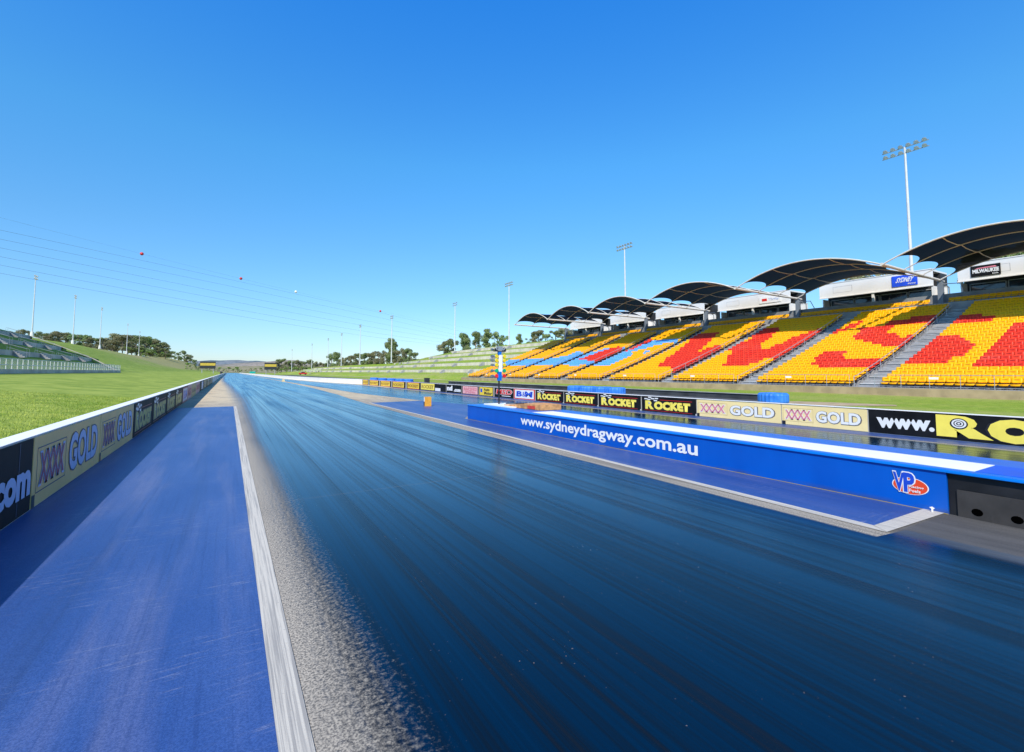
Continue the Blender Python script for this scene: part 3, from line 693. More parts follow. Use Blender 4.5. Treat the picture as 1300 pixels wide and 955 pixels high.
chr_ = pm('chrome', (.55, .56, .58), .25, .05, 3, metal=.9)
for z, m in ((2.30, None), (2.02, yl), (1.84, yl), (1.66, yl), (1.42, gl), (1.20, rl)):
    for x in (-.11, .26):
        mm = m or BLKL
        lamp = MB(); lamp.tube((x, .0, z), (x, .12, z), .085, .06, n=14); lamp.tube((x * .3, .05, z), (x, .05, z), .012, n=5)
        l_ = lamp.build('lamp', chr_ if m else DARKFRAME, tr)
        mb = MB(); mb.tube((x, -.035, z), (x, .002, z), .07, .086, n=14); mb.build('lens', mm, l_, smooth=False)
    x = -.34; lamp = MB(); lamp.tube((x, .04, z), (x + .09, .10, z), .05, .06, n=12); lamp.tube((-.16, .08, z), (x, .08, z), .012, n=5); lamp.build('lamp_back', chr_, tr)
# wooden trough on the barrier
o = empty('timber_crate', (9.85, 15.3, .63)); tag(o, 'orange tan low crate with a dark slot and red patch on centre barrier', 'crate')
OR = pm('orange_timber', (.62, .30, .10), .7, .3, 5, stain=.4)
mb = MB(); mb.box(-.35, .55, -1.35, -.25, 0, .19); mb.prism([(-.25, 0), (1.25, 0), (1.25, .06), (-.25, .155)], 'x', -.35, .55)
mb.build('crate_body', OR, o)
mb = MB(); mb.box(-.36, -.352, -1.0, -.5, .02, .13); mb.build('red_patch', pm('red_patch', (.65, .06, .03), .6, .2, 9), o)
mb = MB(); mb.prism([(-.1, .165), (1.2, .085), (1.2, .12), (-.1, .20)], 'x', -.30, -.1); mb.build('dark_slot', DARKFRAME, o)
# orange foam block
o = empty('foam_block', (10.0, 26.4, .004), R(-12)); tag(o, 'upright orange block with a white and black side standing on blue paint', 'marker block')
mb = MB(); mb.box(-.17, .21, -.2, .2, 0, .53); mb.build('block_body', pm('orange_foam', (.72, .33, .035), .6, .12, 5, stain=.15), o)
mb = MB(); mb.box(-.178, -.171, -.17, .17, .26, .51); mb.build('white_label', WHITE, o)
mb = MB(); mb.box(-.178, -.171, -.17, .17, .03, .25); mb.build('black_label', BLKL, o)
o = empty('timing_block', (9.75, 108, .0)); tag(o, 'small pale yellow timing block on the centre line far down track', 'marker block')
mb = MB(); mb.prism([(-.28, 0), (.28, 0), (.24, .36), (.1, .46), (-.1, .46), (-.24, .36)], 'y', -.2, .2); mb.build('block_body', pm('pale_block', (.75, .62, .35), .6), o)
# scoreboards
def scoreboard(x, y, w, z0, z1, label):
    o = empty('scoreboard', (x, y, 0)); tag(o, label, 'scoreboard', 'scoreboards beside the track')
    mb = MB(); mb.box(-w/2, w/2, -.3, .3, z0, z1); mb.build('display_panel', DARKFRAME, o)
    mb = MB(); mb.box(-w/2*.96, w/2*.96, -.33, -.302, z0 + (z1-z0)*.42, z0 + (z1-z0)*.78); mb.build('yellow_band', pm('score_yellow', (.62, .44, .06), .5), o)
    for s in (-.36, .36):
        mb = MB(); mb.box(w*s - .22, w*s + .22, -.2, .2, 0, z0); mb.build('leg', GREYC, o)
scoreboard(-11.3, 356, 8.4, 4.0, 8.4, 'black and yellow scoreboard on two legs, in grass left of track')
scoreboard(25, 369, 7.6, 3.4, 8.2, 'black and yellow scoreboard on two legs, right of the track')
o = empty('marker_drum', (-3.6, 330, .3)); tag(o, 'small dark drum standing behind the far end of left barrier', 'drum')
mb = MB(); mb.tube((0, 0, 0), (0, 0, 1.6), .7, n=14); mb.tube((0, 0, 1.6), (0, 0, 1.7), .6, n=14); mb.build('drum_body', DARKFRAME, o)
# track vehicle under a flat roof, far right
o = empty('track_vehicle', (41, 330, 0)); tag(o, 'small red service vehicle on the grass far beside the track', 'vehicle')
mb = MB(); mb.box(-2.4, 2.4, -1, 1, .5, 1.2); mb.box(-1.2, 1.4, -.9, .9, 1.2, 1.3); mb.build('body', pm('red_body', (.62, .02, .03), .35), o)
mb = MB(); mb.prism([(-1.3, 1.3), (1.3, 1.3), (.9, 2.0), (-.8, 2.0)], 'y', -.85, .85); mb.build('cabin', GLASS, o)
mb = MB(); mb.box(-1, 1, -.9, .9, 2.0, 2.1); mb.build('roof', WHITE, o)
for x in (-1.5, 1.5):
    for y in (-1, 1):
        mb = MB(); mb.tube((x, y - .12, .38), (x, y + .12, .38), .38, n=14); mb.build('wheel', BLKL, o)
o = empty('open_shelter', (50, 352, 0)); tag(o, 'low open sided shelter with a flat pale roof beyond the red vehicle', 'shelter')
mb = MB(); mb.box(-6, 5, -2, 2, 3.0, 3.3); mb.build('roof', WHITE, o)
for x in (-5.6, -2, 1.5, 4.6):
    mb = MB(); mb.box(x - .1, x + .1, -1.8, -1.6, 0, 3.0); mb.build('post', GALV, o)
o = empty('teal_sign', (18, 470, 0)); tag(o, 'small teal sign low beside the far right edge of track', 'sign')
mb = MB(); mb.box(-2.2, 2.2, -.05, .05, .6, 2.2); mb.build('sign_face', pm('teal', (.0, .42, .36), .5), o); mb = MB(); mb.box(-1.6, -1.4, -.05, .05, 0, .6); mb.box(1.4, 1.6, -.05, .05, 0, .6); mb.build('sign_legs', GALV, o)

# blue tyres
TB = NT('blue_tyre_paint'); cc = TB.mix(TB.sm(TB.noise(3, 4), .3, .7), (.02, .16, .62), (.05, .24, .78)); TB = TB.done(cc, .5, .4)
def tyre_mesh(rad, h):
    mb = MB(); n = 44
    prof = [(rad*.55, 0), (rad*.86, 0), (rad*.97, h*.10), (rad, h*.22), (rad, h*.78), (rad*.97, h*.9), (rad*.86, h), (rad*.55, h)]
    V = []
    for i in range(n):
        a = 6.28318*i/n; g = .955 if i % 2 else 1.0
        for k, (r_, z) in enumerate(prof):
            q = r_*(g if 2 <= k <= 5 else 1); V.append((q*math.cos(a), q*math.sin(a), z))
    m = len(prof); F = [(i*m+k, ((i+1) % n)*m+k, ((i+1) % n)*m+(k+1) % m, i*m+(k+1) % m) for i in range(n) for k in range(m)]
    mb.add(V, F); return mb
tp = fixn(tyre_mesh(.66, .50).build('tyre', TB)); tag(tp, 'lower blue painted tyre of the single pair standing alone near the tan boards', 'tyre', 'blue painted tyres'); tp.location = (22.2, 13.1, 0)
def put_tyre(x, y, z, lab):
    o = tp.copy(); COL.objects.link(o); o.location = (x, y, z); o.rotation_euler.z = random.random()*6; o['label'] = lab; return o
put_tyre(22.23, 13.08, .5, 'upper blue painted tyre of the single pair standing alone near the tan boards')
for i in range(7):
    put_tyre(21.2 + .15*(i % 2), 22.7 + 1.36*i, 0, 'lower blue tyre in the row behind the black boards on right barrier')
    if i < 4: put_tyre(21.2 + .15*(i % 2), 22.7 + 1.36*i, .5, 'upper blue tyre in the row behind the black boards on right barrier')
for i, y in enumerate((62.0, 65.6, 69.8, 74.5, 79.5)):
    lb = ['nearest', 'second', 'middle', 'fourth', 'farthest'][i]
    put_tyre(20.8, y, 0, 'lower tyre of the %s blue tyre pair behind the orange boards' % lb)
    o = put_tyre(20.8, y, .5, 'upper tyre of the %s blue tyre pair behind the orange boards' % lb); o.scale = (1.0, 1.0, 1)

# ------------------------------------------------------------------ grandstand
NR = 26
def rowX(i): return 49.5 + .96 * i
def rowZ(i): return .63 + .29 * i + .0022 * i * i
Y0, Y1 = -2.0, 104.0
gs = empty('grandstand', (60, 50, 0)); tag(gs, 'long raked concrete grandstand with stairways rising from a sandy front wall', 'grandstand')
def gb(mb, name, m, **k):
    o = mb.build(name, m, gs, **k); o.location = (-60, -50, 0); return o
mb = MB(); prof = [(48.25, .63)]
for i in range(NR + 1):
    prof += [(rowX(i) - .48, rowZ(i - 1) if i else .63), (rowX(i) - .48, rowZ(i))]
prof += [(rowX(NR) + .4, rowZ(NR)), (rowX(NR) + .4, 10.40), (79.2, 10.40)]
V = []
for y in (Y0, Y1): V += [(x, y, z) for x, z in prof]
n = len(prof); mb.add(V, [(i, i+1, n+i+1, n+i) for i in range(n-1)])
mb.add([(x, Y1, z) for x, z in prof] + [(79.2, Y1, -.2), (48.25, Y1, -.2)], [tuple(range(n + 2))])
gb(mb, 'seating_terrace', GREYC)
mb = MB(); mb.box(47.9, 48.25, Y0, Y1, -.1, .63); gb(mb, 'front_wall', TANW)
mb = MB(); mb.box(48.252, 48.9, Y0, Y1, .632, .66); gb(mb, 'front_walkway', GREYC)
mb = MB(); mb.box(78.7, 78.9, Y0, Y1, 10.3, 11.95); gb(mb, 'back_parapet', pm('parapet_grey', (.22, .23, .24), .7, .15, 1, stain=.3))
AIS = [(8.2, 9.9), (19.55, 21.3), (31.1, 32.8), (42.6, 44.2), (54.2, 55.8), (65.0, 66.6), (75.2, 76.8), (85.4, 87.0), (95.6, 97.2)]
for a, b in AIS:
    mb = MB()
    for i in range(NR):
        mb.box(rowX(i) - .95, rowX(i) - .481, a + .1, b - .1, rowZ(i) - .28, rowZ(i) - .14, 0)
        if i % 2: mb.box(rowX(i) - .56, rowX(i) - .02, a + .1, b - .1, rowZ(i) - .03, rowZ(i) + .012, 1)
        else: mb.box(rowX(i) - .50, rowX(i) - .44, a + .1, b - .1, rowZ(i) - .03, rowZ(i) + .006, 1)
    gb(mb, 'stairs', [GREYC, STEPW])
lab_a = ['just outside the right picture edge', 'nearest the camera', 'second from the right', 'third from the right', 'fourth from the right', 'fifth from the right', 'sixth from the right', 'seventh from the right', 'farthest']
for k, (a, b) in enumerate(AIS):
    if k == 0: continue
    o = empty('stair_rail', (48.9, b - .08, .63)); tag(o, 'sloping metal handrail on grandstand stairway, ' + lab_a[k], 'handrail', 'stair handrails')
    mb = MB(); P = [(rowX(i) - 48.9, 0, rowZ(i) - .63 + 1.05) for i in range(0, NR, 1)]
    mb.path([(0, 0, 0), (0, 0, .95)] + P, .04, 6); mb.path([(p[0], 0, p[2] - .45) for p in P], .018, 5); mb.build('top_rail', GALV, o)
    for i in range(2, NR, 3):
        mb = MB(); mb.tube((rowX(i) - 48.9, 0, rowZ(i) - .63), (rowX(i) - 48.9, 0, rowZ(i) - .63 + 1.05), .025, n=5); mb.build('post', GALV, o)
secs = [(AIS[k][1], AIS[k+1][0]) for k in range(len(AIS)-1)] + [(97.2, 103.8)]
bw = ['nearest', 'second nearest', 'third nearest', 'fourth nearest', 'fifth nearest', 'sixth nearest', 'seventh nearest', 'eighth nearest', 'farthest']
for k, (a, b) in enumerate(secs):
    o = empty('front_rail', (48.45, (a + b)/2, .66)); tag(o, 'metal guard rail before the front row of the %s seating block' % bw[k], 'guard rail', 'front guard rails of the stand')
    L = (b - a)/2 - .1; mb = MB(); mb.tube((0, -L, 1.05), (0, L, 1.05), .028, n=6); mb.tube((0, -L, .12), (0, L, .12), .022, n=5); mb.build('top_rail', GALV, o)
    for q in range(6):
        mb = MB(); y = -L + 2*L*q/5; mb.tube((0, y, 0), (0, y, 1.05), .022, n=5); mb.build('post', GALV, o)
    mb = MB(); mb.box(-.05, -.035, .35, .95, .72, .90); mb.build('row_plate', WHITE, o)

# ---- seats: colour picture in (y, row) space
PR = [[(19.2,22.4),(18.0,22.0),(16.8,21.3),(16.2,20.4),(16.0,18.8),(18.6,18.8),(19.5,19.6)],
 [(19.5,15.1),(18.0,14.4),(16.1,12.4),(15.8,10.3),(15.8,7.4),(16.3,5.6),(18.7,5.1),(19.7,4.3),(19.9,9.9)],
 [(15.0,16.9),(14.2,17.1),(14.1,15.6),(14.5,14.9),(14.4,13.6),(14.5,12.6),(14.5,4.6),(11.4,4.3),(8,4.2),(8,20),(11,20)],
 [(30.9,17.2),(30.3,22.1),(29.0,23.1),(28.7,21.0),(30.0,19.0)],
 [(28.0,16.3),(28.1,19.8),(26.2,20.1),(26.1,21.7),(24.2,22.7),(22.3,23.8),(21.3,22.5),(21.4,18.7),(21.6,20.3),(24.0,20.6),(24.9,18.7),(24.3,17.0),(22.5,15.1),(21.3,16.6),(21.0,14.0),(21.2,9.8),(22.1,11.7),(23.3,11.9),(24.9,13.1),(27.0,15.3)],
 [(28.0,6.8),(28.6,9.2),(28.7,10.7),(27.7,10.6),(26.3,10.6),(25.3,7.8),(24.4,6.8),(21.4,7.7),(21.0,5.6),(21.3,3.7),(25.0,3.9),(27.2,4.9)],
 [(33.4,21.6),(33.9,20.4),(34.5,18.7),(35.6,17.3),(35.6,15.4),(36.3,14.1),(36.6,11.6),(38.3,14.1),(38.7,17.5),(39.5,21.8),(40.6,23.5),(42.5,23.6),(42.3,20.8),(41.6,17.2),(43.3,16.8),(43.6,15.3),(43.6,9.3),(42.9,11.3),(42.0,12.6),(41.2,12.1),(39.8,8.6),(38.0,4.8),(34.9,4.6),(34.5,6.6),(33.8,8.6),(32.7,7.4),(32.6,11.6),(32.4,16.2)],
 [(55.6,24.2),(50.0,23.1),(49.5,21.1),(48.6,17.3),(47.0,12.3),(46.0,15.7),(44.0,14.5),(44.0,3.1),(45.9,4.6),(49.0,4.9),(50.5,8.8),(51.6,12.8),(52.6,16.9),(54.0,20.8)]]
PB = [[(62.1,18.6),(62.9,21.1),(57.6,21.5),(55.8,18.9),(58.8,18.8),(61.6,17.2)], [(59.5,14.0),(58.3,14.3),(57.6,12.9),(58.4,12.7)],
 [(104,7.1),(104,11.9),(85.7,12.2),(81.0,13.5),(80.4,16.7),(80.3,17.4),(76.5,14.6),(74.0,15.9),(72.9,17.5),(66.6,17.4),(63.1,20.2),(57.2,21.0),(59.1,17.7),(62.3,14.5),(60.1,11.6),(60.2,9.1),(60.1,6.1),(64.4,6.0),(68.8,7.6),(69.1,6.4),(79.0,7.2),(88.2,7.0),(99.1,7.7)]]
PQ = [[(73.8,10.6),(72.6,14.0),(71.5,16.9),(69.9,18.6),(67.1,17.2),(65.9,17.8),(64.6,21.9),(63.7,22.2),(63.2,18.6),(64.0,14.7),(66.2,11.9),(67.3,9.2)], [(66.1,20.9),(64.2,22.3),(62.7,19.9),(63.9,18.5)]]
PR, PB, PQ = [[[(a, i_ - .0007*i_*i_/(.185 + .0044*i_)) for a, i_ in q] for q in W_] for W_ in (PR, PB, PQ)]
def inside(p, poly):
    x, y = p; c = False; j = len(poly) - 1
    for i in range(len(poly)):
        xi, yi = poly[i]; xj, yj = poly[j]
        if (yi > y) != (yj > y) and x < (xj - xi) * (y - yi) / (yj - yi) + xi: c = not c
        j = i
    return c
def seat_colour(y, i):
    p = (y, i)
    if i > 24.4: return 0
    if any(inside(p, q) for q in PQ): return 1
    if any(inside(p, q) for q in PB): return 2
    if any(inside(p, q) for q in PR): return 1
    return 0
def seatmat(name, a, b, fade):
    t = NT(name); n = t.noise(1.7, 3); c = t.mix(t.sm(n, .3, .7), a, b)
    c = t.mix(t.m('MULTIPLY', t.sm(t.noise(.35, 3), .5, .75), .3), c, fade)
    return t.done(c, .45, .22)
SEATM = [seatmat('yellow_plastic', (.98, .42, .0), (1.0, .48, .0), (.98, .48, .02)), seatmat('red_plastic', (.72, .030, .012), (.80, .055, .02), (.80, .14, .10)),
         seatmat('blue_plastic', (.10, .38, .80), (.16, .45, .82), (.25, .5, .8))]
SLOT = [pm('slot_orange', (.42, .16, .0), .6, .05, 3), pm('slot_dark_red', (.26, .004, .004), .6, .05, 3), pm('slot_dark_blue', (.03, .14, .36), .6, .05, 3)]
SBR = pm('seat_bracket', (.06, .06, .065), .5, .2, 4)
# seat shape, facing -X
def back_shape(mb, x=0, y=0, z=0, mi=0, w=.304, smi=1):
    # shell with rounded top and forward wrapped sides
    rows = [(.07, .52, .90), (.10, .60, 1.0), (.15, .74, 1.0), (.19, .86, .96), (.20, .90, .84)]
    V = []
    for (dx, dz, ww) in rows:
        for u in (-1, -.55, 0, .55, 1): V.append((x + dx - .05*abs(u)**2, y + u*w*ww, z + dz))
    k = len(V); V += [(a + .045, b, c) for a, b, c in V]
    F = []
    for r_ in range(4):
        for c in range(4):
            q = r_*5 + c; F.append((q, q+5, q+6, q+1)); F.append((k+q, k+q+1, k+q+6, k+q+5))
    bd = [0,1,2,3,4,9,14,19,24,23,22,21,20,15,10,5]
    for i in range(16): a_, b_ = bd[i], bd[(i+1) % 16]; F.append((a_, b_, k+b_, k+a_))
    mb.add(V, F, mi)
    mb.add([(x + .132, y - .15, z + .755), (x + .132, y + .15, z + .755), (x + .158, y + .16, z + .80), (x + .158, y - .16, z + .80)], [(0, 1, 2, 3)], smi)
def pan_shape(mb, x=0, y=0, z=0, mi=0, w=.29):
    V = []; xs_ = [(-.30, .33, .80), (-.31, .40, .9), (-.27, .445, 1), (-.05, .42, 1), (.10, .44, .95)]
    for (dx, dz, ww) in xs_:
        for u in (-1, 0, 1): V.append((x + dx, y + u*w*ww, z + dz - .012*(1-abs(u))))
    k = len(V); V += [(a + .01, b, c - .04) for a, b, c in V]; F = []
    for r_ in range(4):
        for c in range(2): q = r_*3+c; F.append((q, q+1, q+4, q+3)); F.append((k+q, k+q+3, k+q+4, k+q+1))
    bd = [0,1,2,5,8,11,14,13,12,9,6,3]
    for i in range(12): a_, b_ = bd[i], bd[(i+1) % 12]; F.append((b_, a_, k+a_, k+b_))
    mb.add(V, F, mi)
def brk_shape(mb, x=0, y=0, z=0, mi=0):
    mb.box(x - .05, x + .16, y - .04, y + .04, z + .02, z + .40, mi); mb.box(x - .03, x + .05, y - .31, y + .31, z + .22, z + .28, mi)
seats = []
for k, (a, b) in enumerate([(-1.5, 8.2)] + secs):
    nS = int((b - a - .05) / .62); off = (b - a - nS*.62)/2 + .31
    for i in range(NR):
        for q in range(nS): seats.append((rowX(i) + .10, a + off + q*.62, rowZ(i), i, k - 1, 0 if random.random() > .003 else 0))
POSTY = [6.4, 23.6, 41.4, 58.5, 73.7, 88.0, 102.4]
tops = []
y = -1.2
while y < 103.4:
    if all(abs(y - p) > .9 for p in POSTY): tops.append((77.4, y, 10.405, NR, 0))
    y += .62
def colour_of(s): return seat_colour(s[1], s[3] + .5) if s[3] < NR else 0
protos = []
for c in range(3):
    pr = empty('stadium_seat', (0, 0, -50))
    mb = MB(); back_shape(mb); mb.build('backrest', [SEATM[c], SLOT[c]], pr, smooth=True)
    mb = MB(); pan_shape(mb); mb.build('seat_pan', SEATM[c], pr, smooth=True)
    mb = MB(); brk_shape(mb); mb.build('bracket', SBR, pr); protos.append(pr)
cs = [(s, (s[0]**2 + s[1]**2)) for s in seats if s[4] >= 0 and (s[0]*math.sin(-.538) * 0 + math.degrees(math.atan2(s[0], s[1])) - 30.83) < 46.9]
cs.sort(key=lambda t: t[1]); near = set(id(t[0]) for t in cs[:300])
rown = ['front', 'second', 'third', 'fourth', 'fifth', 'sixth', 'seventh', 'eighth', 'ninth', 'tenth', 'eleventh', 'twelfth', 'thirteenth', 'fourteenth', 'fifteenth'] + ['upper'] * 14
secn = ['right of the nearest stairway', 'left of the nearest stairway', 'left of the second stairway', 'left of the third stairway', 'left of the fourth stairway']
cn = ['yellow', 'red', 'light blue']; used = set(); cnt = [0, 0, 0]
for s in seats:
    if id(s) in near:
        c = colour_of(s); o = protos[c] if c not in used else copy_tree(protos[c]); used.add(c)
        o.location = s[:3]; tag(o, '%s plastic seat in the %s row, in block %s' % (cn[c], rown[s[3]], secn[min(4, s[4])]), 'seat', 'plastic seats of the grandstand')
for c in range(3):
    if c not in used:
        for ch in list(protos[c].children): bpy.data.objects.remove(ch)
        bpy.data.objects.remove(protos[c])
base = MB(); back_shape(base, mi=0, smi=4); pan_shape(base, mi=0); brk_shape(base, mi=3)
bv = np.array(base.v); rest = [s for s in seats if id(s) not in near] + tops
nv = len(bv); loops = np.array([i for f in base.f for i in f], dtype=np.int32); tot = np.array([len(f) for f in base.f], dtype=np.int32); start = np.concatenate([[0], np.cumsum(tot)[:-1]])
M = len(rest); P = np.array([s[:3] for s in rest]); jit = (rng.random((M, 1)) - .5) * .03; P[:, 0:1] += jit
allv = (bv[None] + P[:, None, :]).reshape(-1, 3); me = bpy.data.meshes.new('stadium_seats')
me.vertices.add(M*nv); me.vertices.foreach_set('co', allv.ravel())
al = (loops[None] + (np.arange(M)*nv)[:, None]).ravel().astype(np.int32); me.loops.add(len(al)); me.loops.foreach_set('vertex_index', al)
me.polygons.add(M*len(tot)); me.polygons.foreach_set('loop_start', (start[None] + (np.arange(M)*len(loops))[:, None]).ravel().astype(np.int32)); me.polygons.foreach_set('loop_total', np.tile(tot, M))
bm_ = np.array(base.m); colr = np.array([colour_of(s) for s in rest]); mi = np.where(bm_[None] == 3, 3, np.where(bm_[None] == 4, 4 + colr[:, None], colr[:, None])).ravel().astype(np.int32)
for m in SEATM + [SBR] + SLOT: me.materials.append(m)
me.update(calc_edges=True); me.polygons.foreach_set('material_index', mi); me.polygons.foreach_set('use_smooth', [True]*(M*len(tot))); me.validate()
so_ = bpy.data.objects.new('stadium_seats', me); COL.objects.link(so_); tag(so_, 'yellow, red and light blue plastic seats filling the rest of the grandstand', 'seats', 'plastic seats of the grandstand', 'stuff')

# ---- canopies
cw = ['nearest', 'second', 'third', 'fourth', 'fifth', 'sixth', 'farthest']
FX = [62.0, 67.2, 72.4, 77.8]
def beamz(x): return 13.85 - (x - 62) * .012
for k, y in enumerate(POSTY):
    o = empty('canopy_post', (78.2, y, 10.40)); tag(o, ('grey steel post with a long tubular arm holding the canopies, ' + cw[k] + ' one'), 'canopy post', 'posts carrying the canopies')
    mb = MB(); mb.box(-.27, .27, -.27, .27, 0, 3.30); mb.box(-.34, .34, -.34, .34, 0, .08); mb.build('post', pm('post_grey', (.19, .22, .26), .5, .1, 1), o)
    mb = MB(); mb.path([(-16.4, 0, 3.50), (-10, 0, 3.40), (-.2, 0, 3.30), (1.0, 0, 3.25)], .17, 10); mb.build('arm', CREAMTUBE, o)
    mb = MB(); mb.tube((0, .2, 2.85), (-.2, -2.0, 2.65), .05); mb.tube((-.2, -2.0, 2.65), (1.6, -2.2, .5), .05); mb.tube((0, -.1, 2.95), (1.8, -.3, 2.55), .06); mb.tube((1.8, -.3, 2.55), (2.0, -.3, .1), .07); mb.build('brace', GALV, o)
RISE = 2.05
def arch(t): return 4*t*(1-t)
for k in range(len(POSTY) - 1):
    ya, yb = POSTY[k], POSTY[k+1]; Lc = yb - ya
    o = empty('shade_canopy', (70, (ya+yb)/2, 13.8)); tag(o, 'dark arched fabric shade canopy over the stand, %s in the row' % cw[k], 'canopy', 'arched shade canopies')
    def P(x, t, dz=0): return Vector((x - 70, ya + .22 + (Lc - .44)*t - (ya+yb)/2, beamz(x) + .12 + RISE*arch(t) + dz - 13.8))
    mb = MB(); NX, NTT = 31, 24; V = []
    for i in range(NX):
        x = FX[0] + (FX[3] - FX[0])*i/(NX-1)
        seg = max(j for j in range(3) if x >= FX[j] - 1e-6) if x < FX[3] else 2; s = (x - FX[seg])/(FX[seg+1]-FX[seg]); sag = math.sin(math.pi*min(1, max(0, s)))
        t0 = .050 + .072*sag**.6 if sag > 0 else .050
        for j in range(NTT + 1):
            t = t0 + (1-2*t0)*j/NTT; V.append(P(x, t, -.16*sag + .03))
    mb.add(V, [(i*(NTT+1)+j, (i+1)*(NTT+1)+j, (i+1)*(NTT+1)+j+1, i*(NTT+1)+j+1) for i in range(NX-1) for j in range(NTT)])
    mb.build('canopy_fabric', FAB, o, smooth=True)
    for q, x in enumerate(FX):
        mb = MB(); mb.path([P(x, t/28) for t in range(29)], .085 if q in (0, 3) else .07, 8); mb.build('arch_tube', CREAMTUBE, o)
    mb = MB()
    for t in (.30, .70): mb.path([P(FX[0] + (FX[3]-FX[0])*q_/12, t, -.20 if q_ % 4 else -.04) for q_ in range(13)], .05, 6)
    mb.build('cross_tube', CREAMTUBE, o)
# ---- corporate suites behind the stand
units = [(7.6, 22.4), (24.9, 39.0), (43.6, 57.2), (60.3, 72.6), (75.6, 87.0), (90.2, 102.9)]
for k, (a, b) in enumerate(units):
    o = empty('suite_building', (80, (a+b)/2, 9.9)); tag(o, 'white fascia hospitality suite with dark recessed windows behind the seats, %s unit' % cw[k], 'building', 'hospitality suites behind the stand'); h = (b-a)/2
    mb = MB(); mb.box(0, .2, -h, h, 3.6, 5.75); mb.box(-.12, .0, -h - .05, h + .05, 3.5, 3.62); mb.box(-.06, .0, -h - .03, h + .03, 5.75, 5.85); mb.build('fascia', CLAD, o)
    mb = MB(); mb.box(.2, 5, -h, h, 5.5, 5.72); mb.build('roof', CLAD, o)
    mb = MB(); mb.box(2.6, 5, -h, h, 0, 5.5); mb.build('back_wall', INTER, o)
    mb = MB(); mb.box(0, 2.6, -h, -h+.18, 0, 3.5); mb.build('end_wall', CLAD, o)
    mb = MB(); mb.box(0.9, 2.6, h-.18, h, 0, 3.5); mb.build('end_wall', CLAD, o)
    mb = MB(); mb.box(-.2, 2.6, -h, h, 0, 1.2); mb.build('balcony', pm('parapet_grey', (.2, .2, .2)), o)
    for s in range(4):
        y0 = -h + .3 + (2*h - .6)*s/4; y1 = y0 + (2*h-.6)/4 - .12
        fr = MB(); fr.box(2.45, 2.59, y0, y0+.1, 1.2, 3.45); fr.box(2.45, 2.59, y1-.1, y1, 1.2, 3.45); fr.box(2.45, 2.59, y0, y1, 3.35, 3.45)
        f_ = fr.build('window', pm('alu_frame', (.35, .37, .38), .4), o); g_ = MB(); g_.box(2.52, 2.56, y0+.1, y1-.1, 1.2, 3.35); g_.build('pane', GLASS, f_)
    mb = MB()
    for y in (-h*.02, ): mb.box(.02, .3, y-.15, y+.15, 0, 3.6)
    mb.build('column', CLAD, o)
    mb = MB(); mb.tube((-.1, -h, 1.9), (-.1, h, 1.9), .03, n=5); mb.build('balcony_rail', GALV, o)
    # small fascia outlines
    mb = MB(); mb.box(-.012, -.002, h*.35, h*.72, 4.2, 4.22); mb.box(-.012, -.002, h*.35, h*.72, 5.1, 5.12); mb.box(-.012, -.002, h*.35, h*.355, 4.2, 5.1); mb.box(-.012, -.002, h*.715, h*.72, 4.2, 5.1); mb.build('panel_joint', GREYC, o)
# parapet pieces of white end walls in the gaps
for k, y in enumerate(POSTY[1:-1]):
    o = empty('gap_wall', (81.5, y - 1.2 + 2.4, 9.9)); tag(o, 'short white wall in the gap behind canopy post, %s gap' % cw[k], 'wall', 'white walls between suites')
    mb = MB(); mb.box(0, .2, -.9, .7, 0, 3.3); mb.box(-.03, .23, -.95, .75, 3.3, 3.38); mb.build('wall_panel', CLAD, o)
# fascia signs
def fsign(ya, yb, z0, z1, m, label, words):
    o = empty('fascia_sign', (79.96, (ya+yb)/2, 0)); tag(o, label, 'sign')
    mb = MB(); mb.box(-.06, 0, -(ya-yb)/2, (ya-yb)/2, z0, z1); mb.build('sign_panel', m, o)
    for (s, u0, u1, v0, v1, mm, bo, sh) in words:
        letter(s, 'F', ya + (yb-ya)*u0, ya + (yb-ya)*u1, z0 + (z1-z0)*v0, z0 + (z1-z0)*v1, mm, o, .06 + .012, bo, sh)
fsign(29.4, 26.5, 13.85, 15.35, pm('sign_blue', (.02, .09, .72), .45), 'royal blue sign with white slanted lettering on the white fascia', [('SYDNEY', .14, .80, .35, .80, WHL, .03, .45), ('dragway', .62, .93, .08, .25, WHL, .02, .2)])
fsign(21.1, 18.4, 13.85, 15.2, BLACKB, 'black sign with white bold lettering and red streak on the nearest fascia', [('MILWAUKEE', .06, .95, .30, .66, WHL, .05, 0), ('tools', .72, .92, .08, .22, WHL, .02, 0)])
sg = [q for q in bpy.data.objects if q.name.startswith('fascia_sign') and 'black sign' in q.get('label', '')][0]
mb = MB(); mb.add([(-.075, 1.0, 14.78), (-.075, -1.05, 14.80), (-.075, -.9, 14.98), (-.075, .7, 14.90)], [(0, 1, 2, 3)]); mb.build('red_streak', PINKL, sg)
o = empty('fascia_sign', (79.96, 47, 0)); tag(o, 'small white sign with red and blue logo on the third fascia', 'sign')
mb = MB(); mb.box(-.05, 0, -1.9, 1.9, 13.9, 15.0); mb.build('sign_panel', WHITE, o); mb = MB(); mb.box(-.062, -.052, .5, 1.4, 14.25, 14.7); mb.build('red_mark', REDL, o)
letter('Thrifty', 'F', 47.2, 45.4, 14.2, 14.7, LILAC, o, .07, .02)

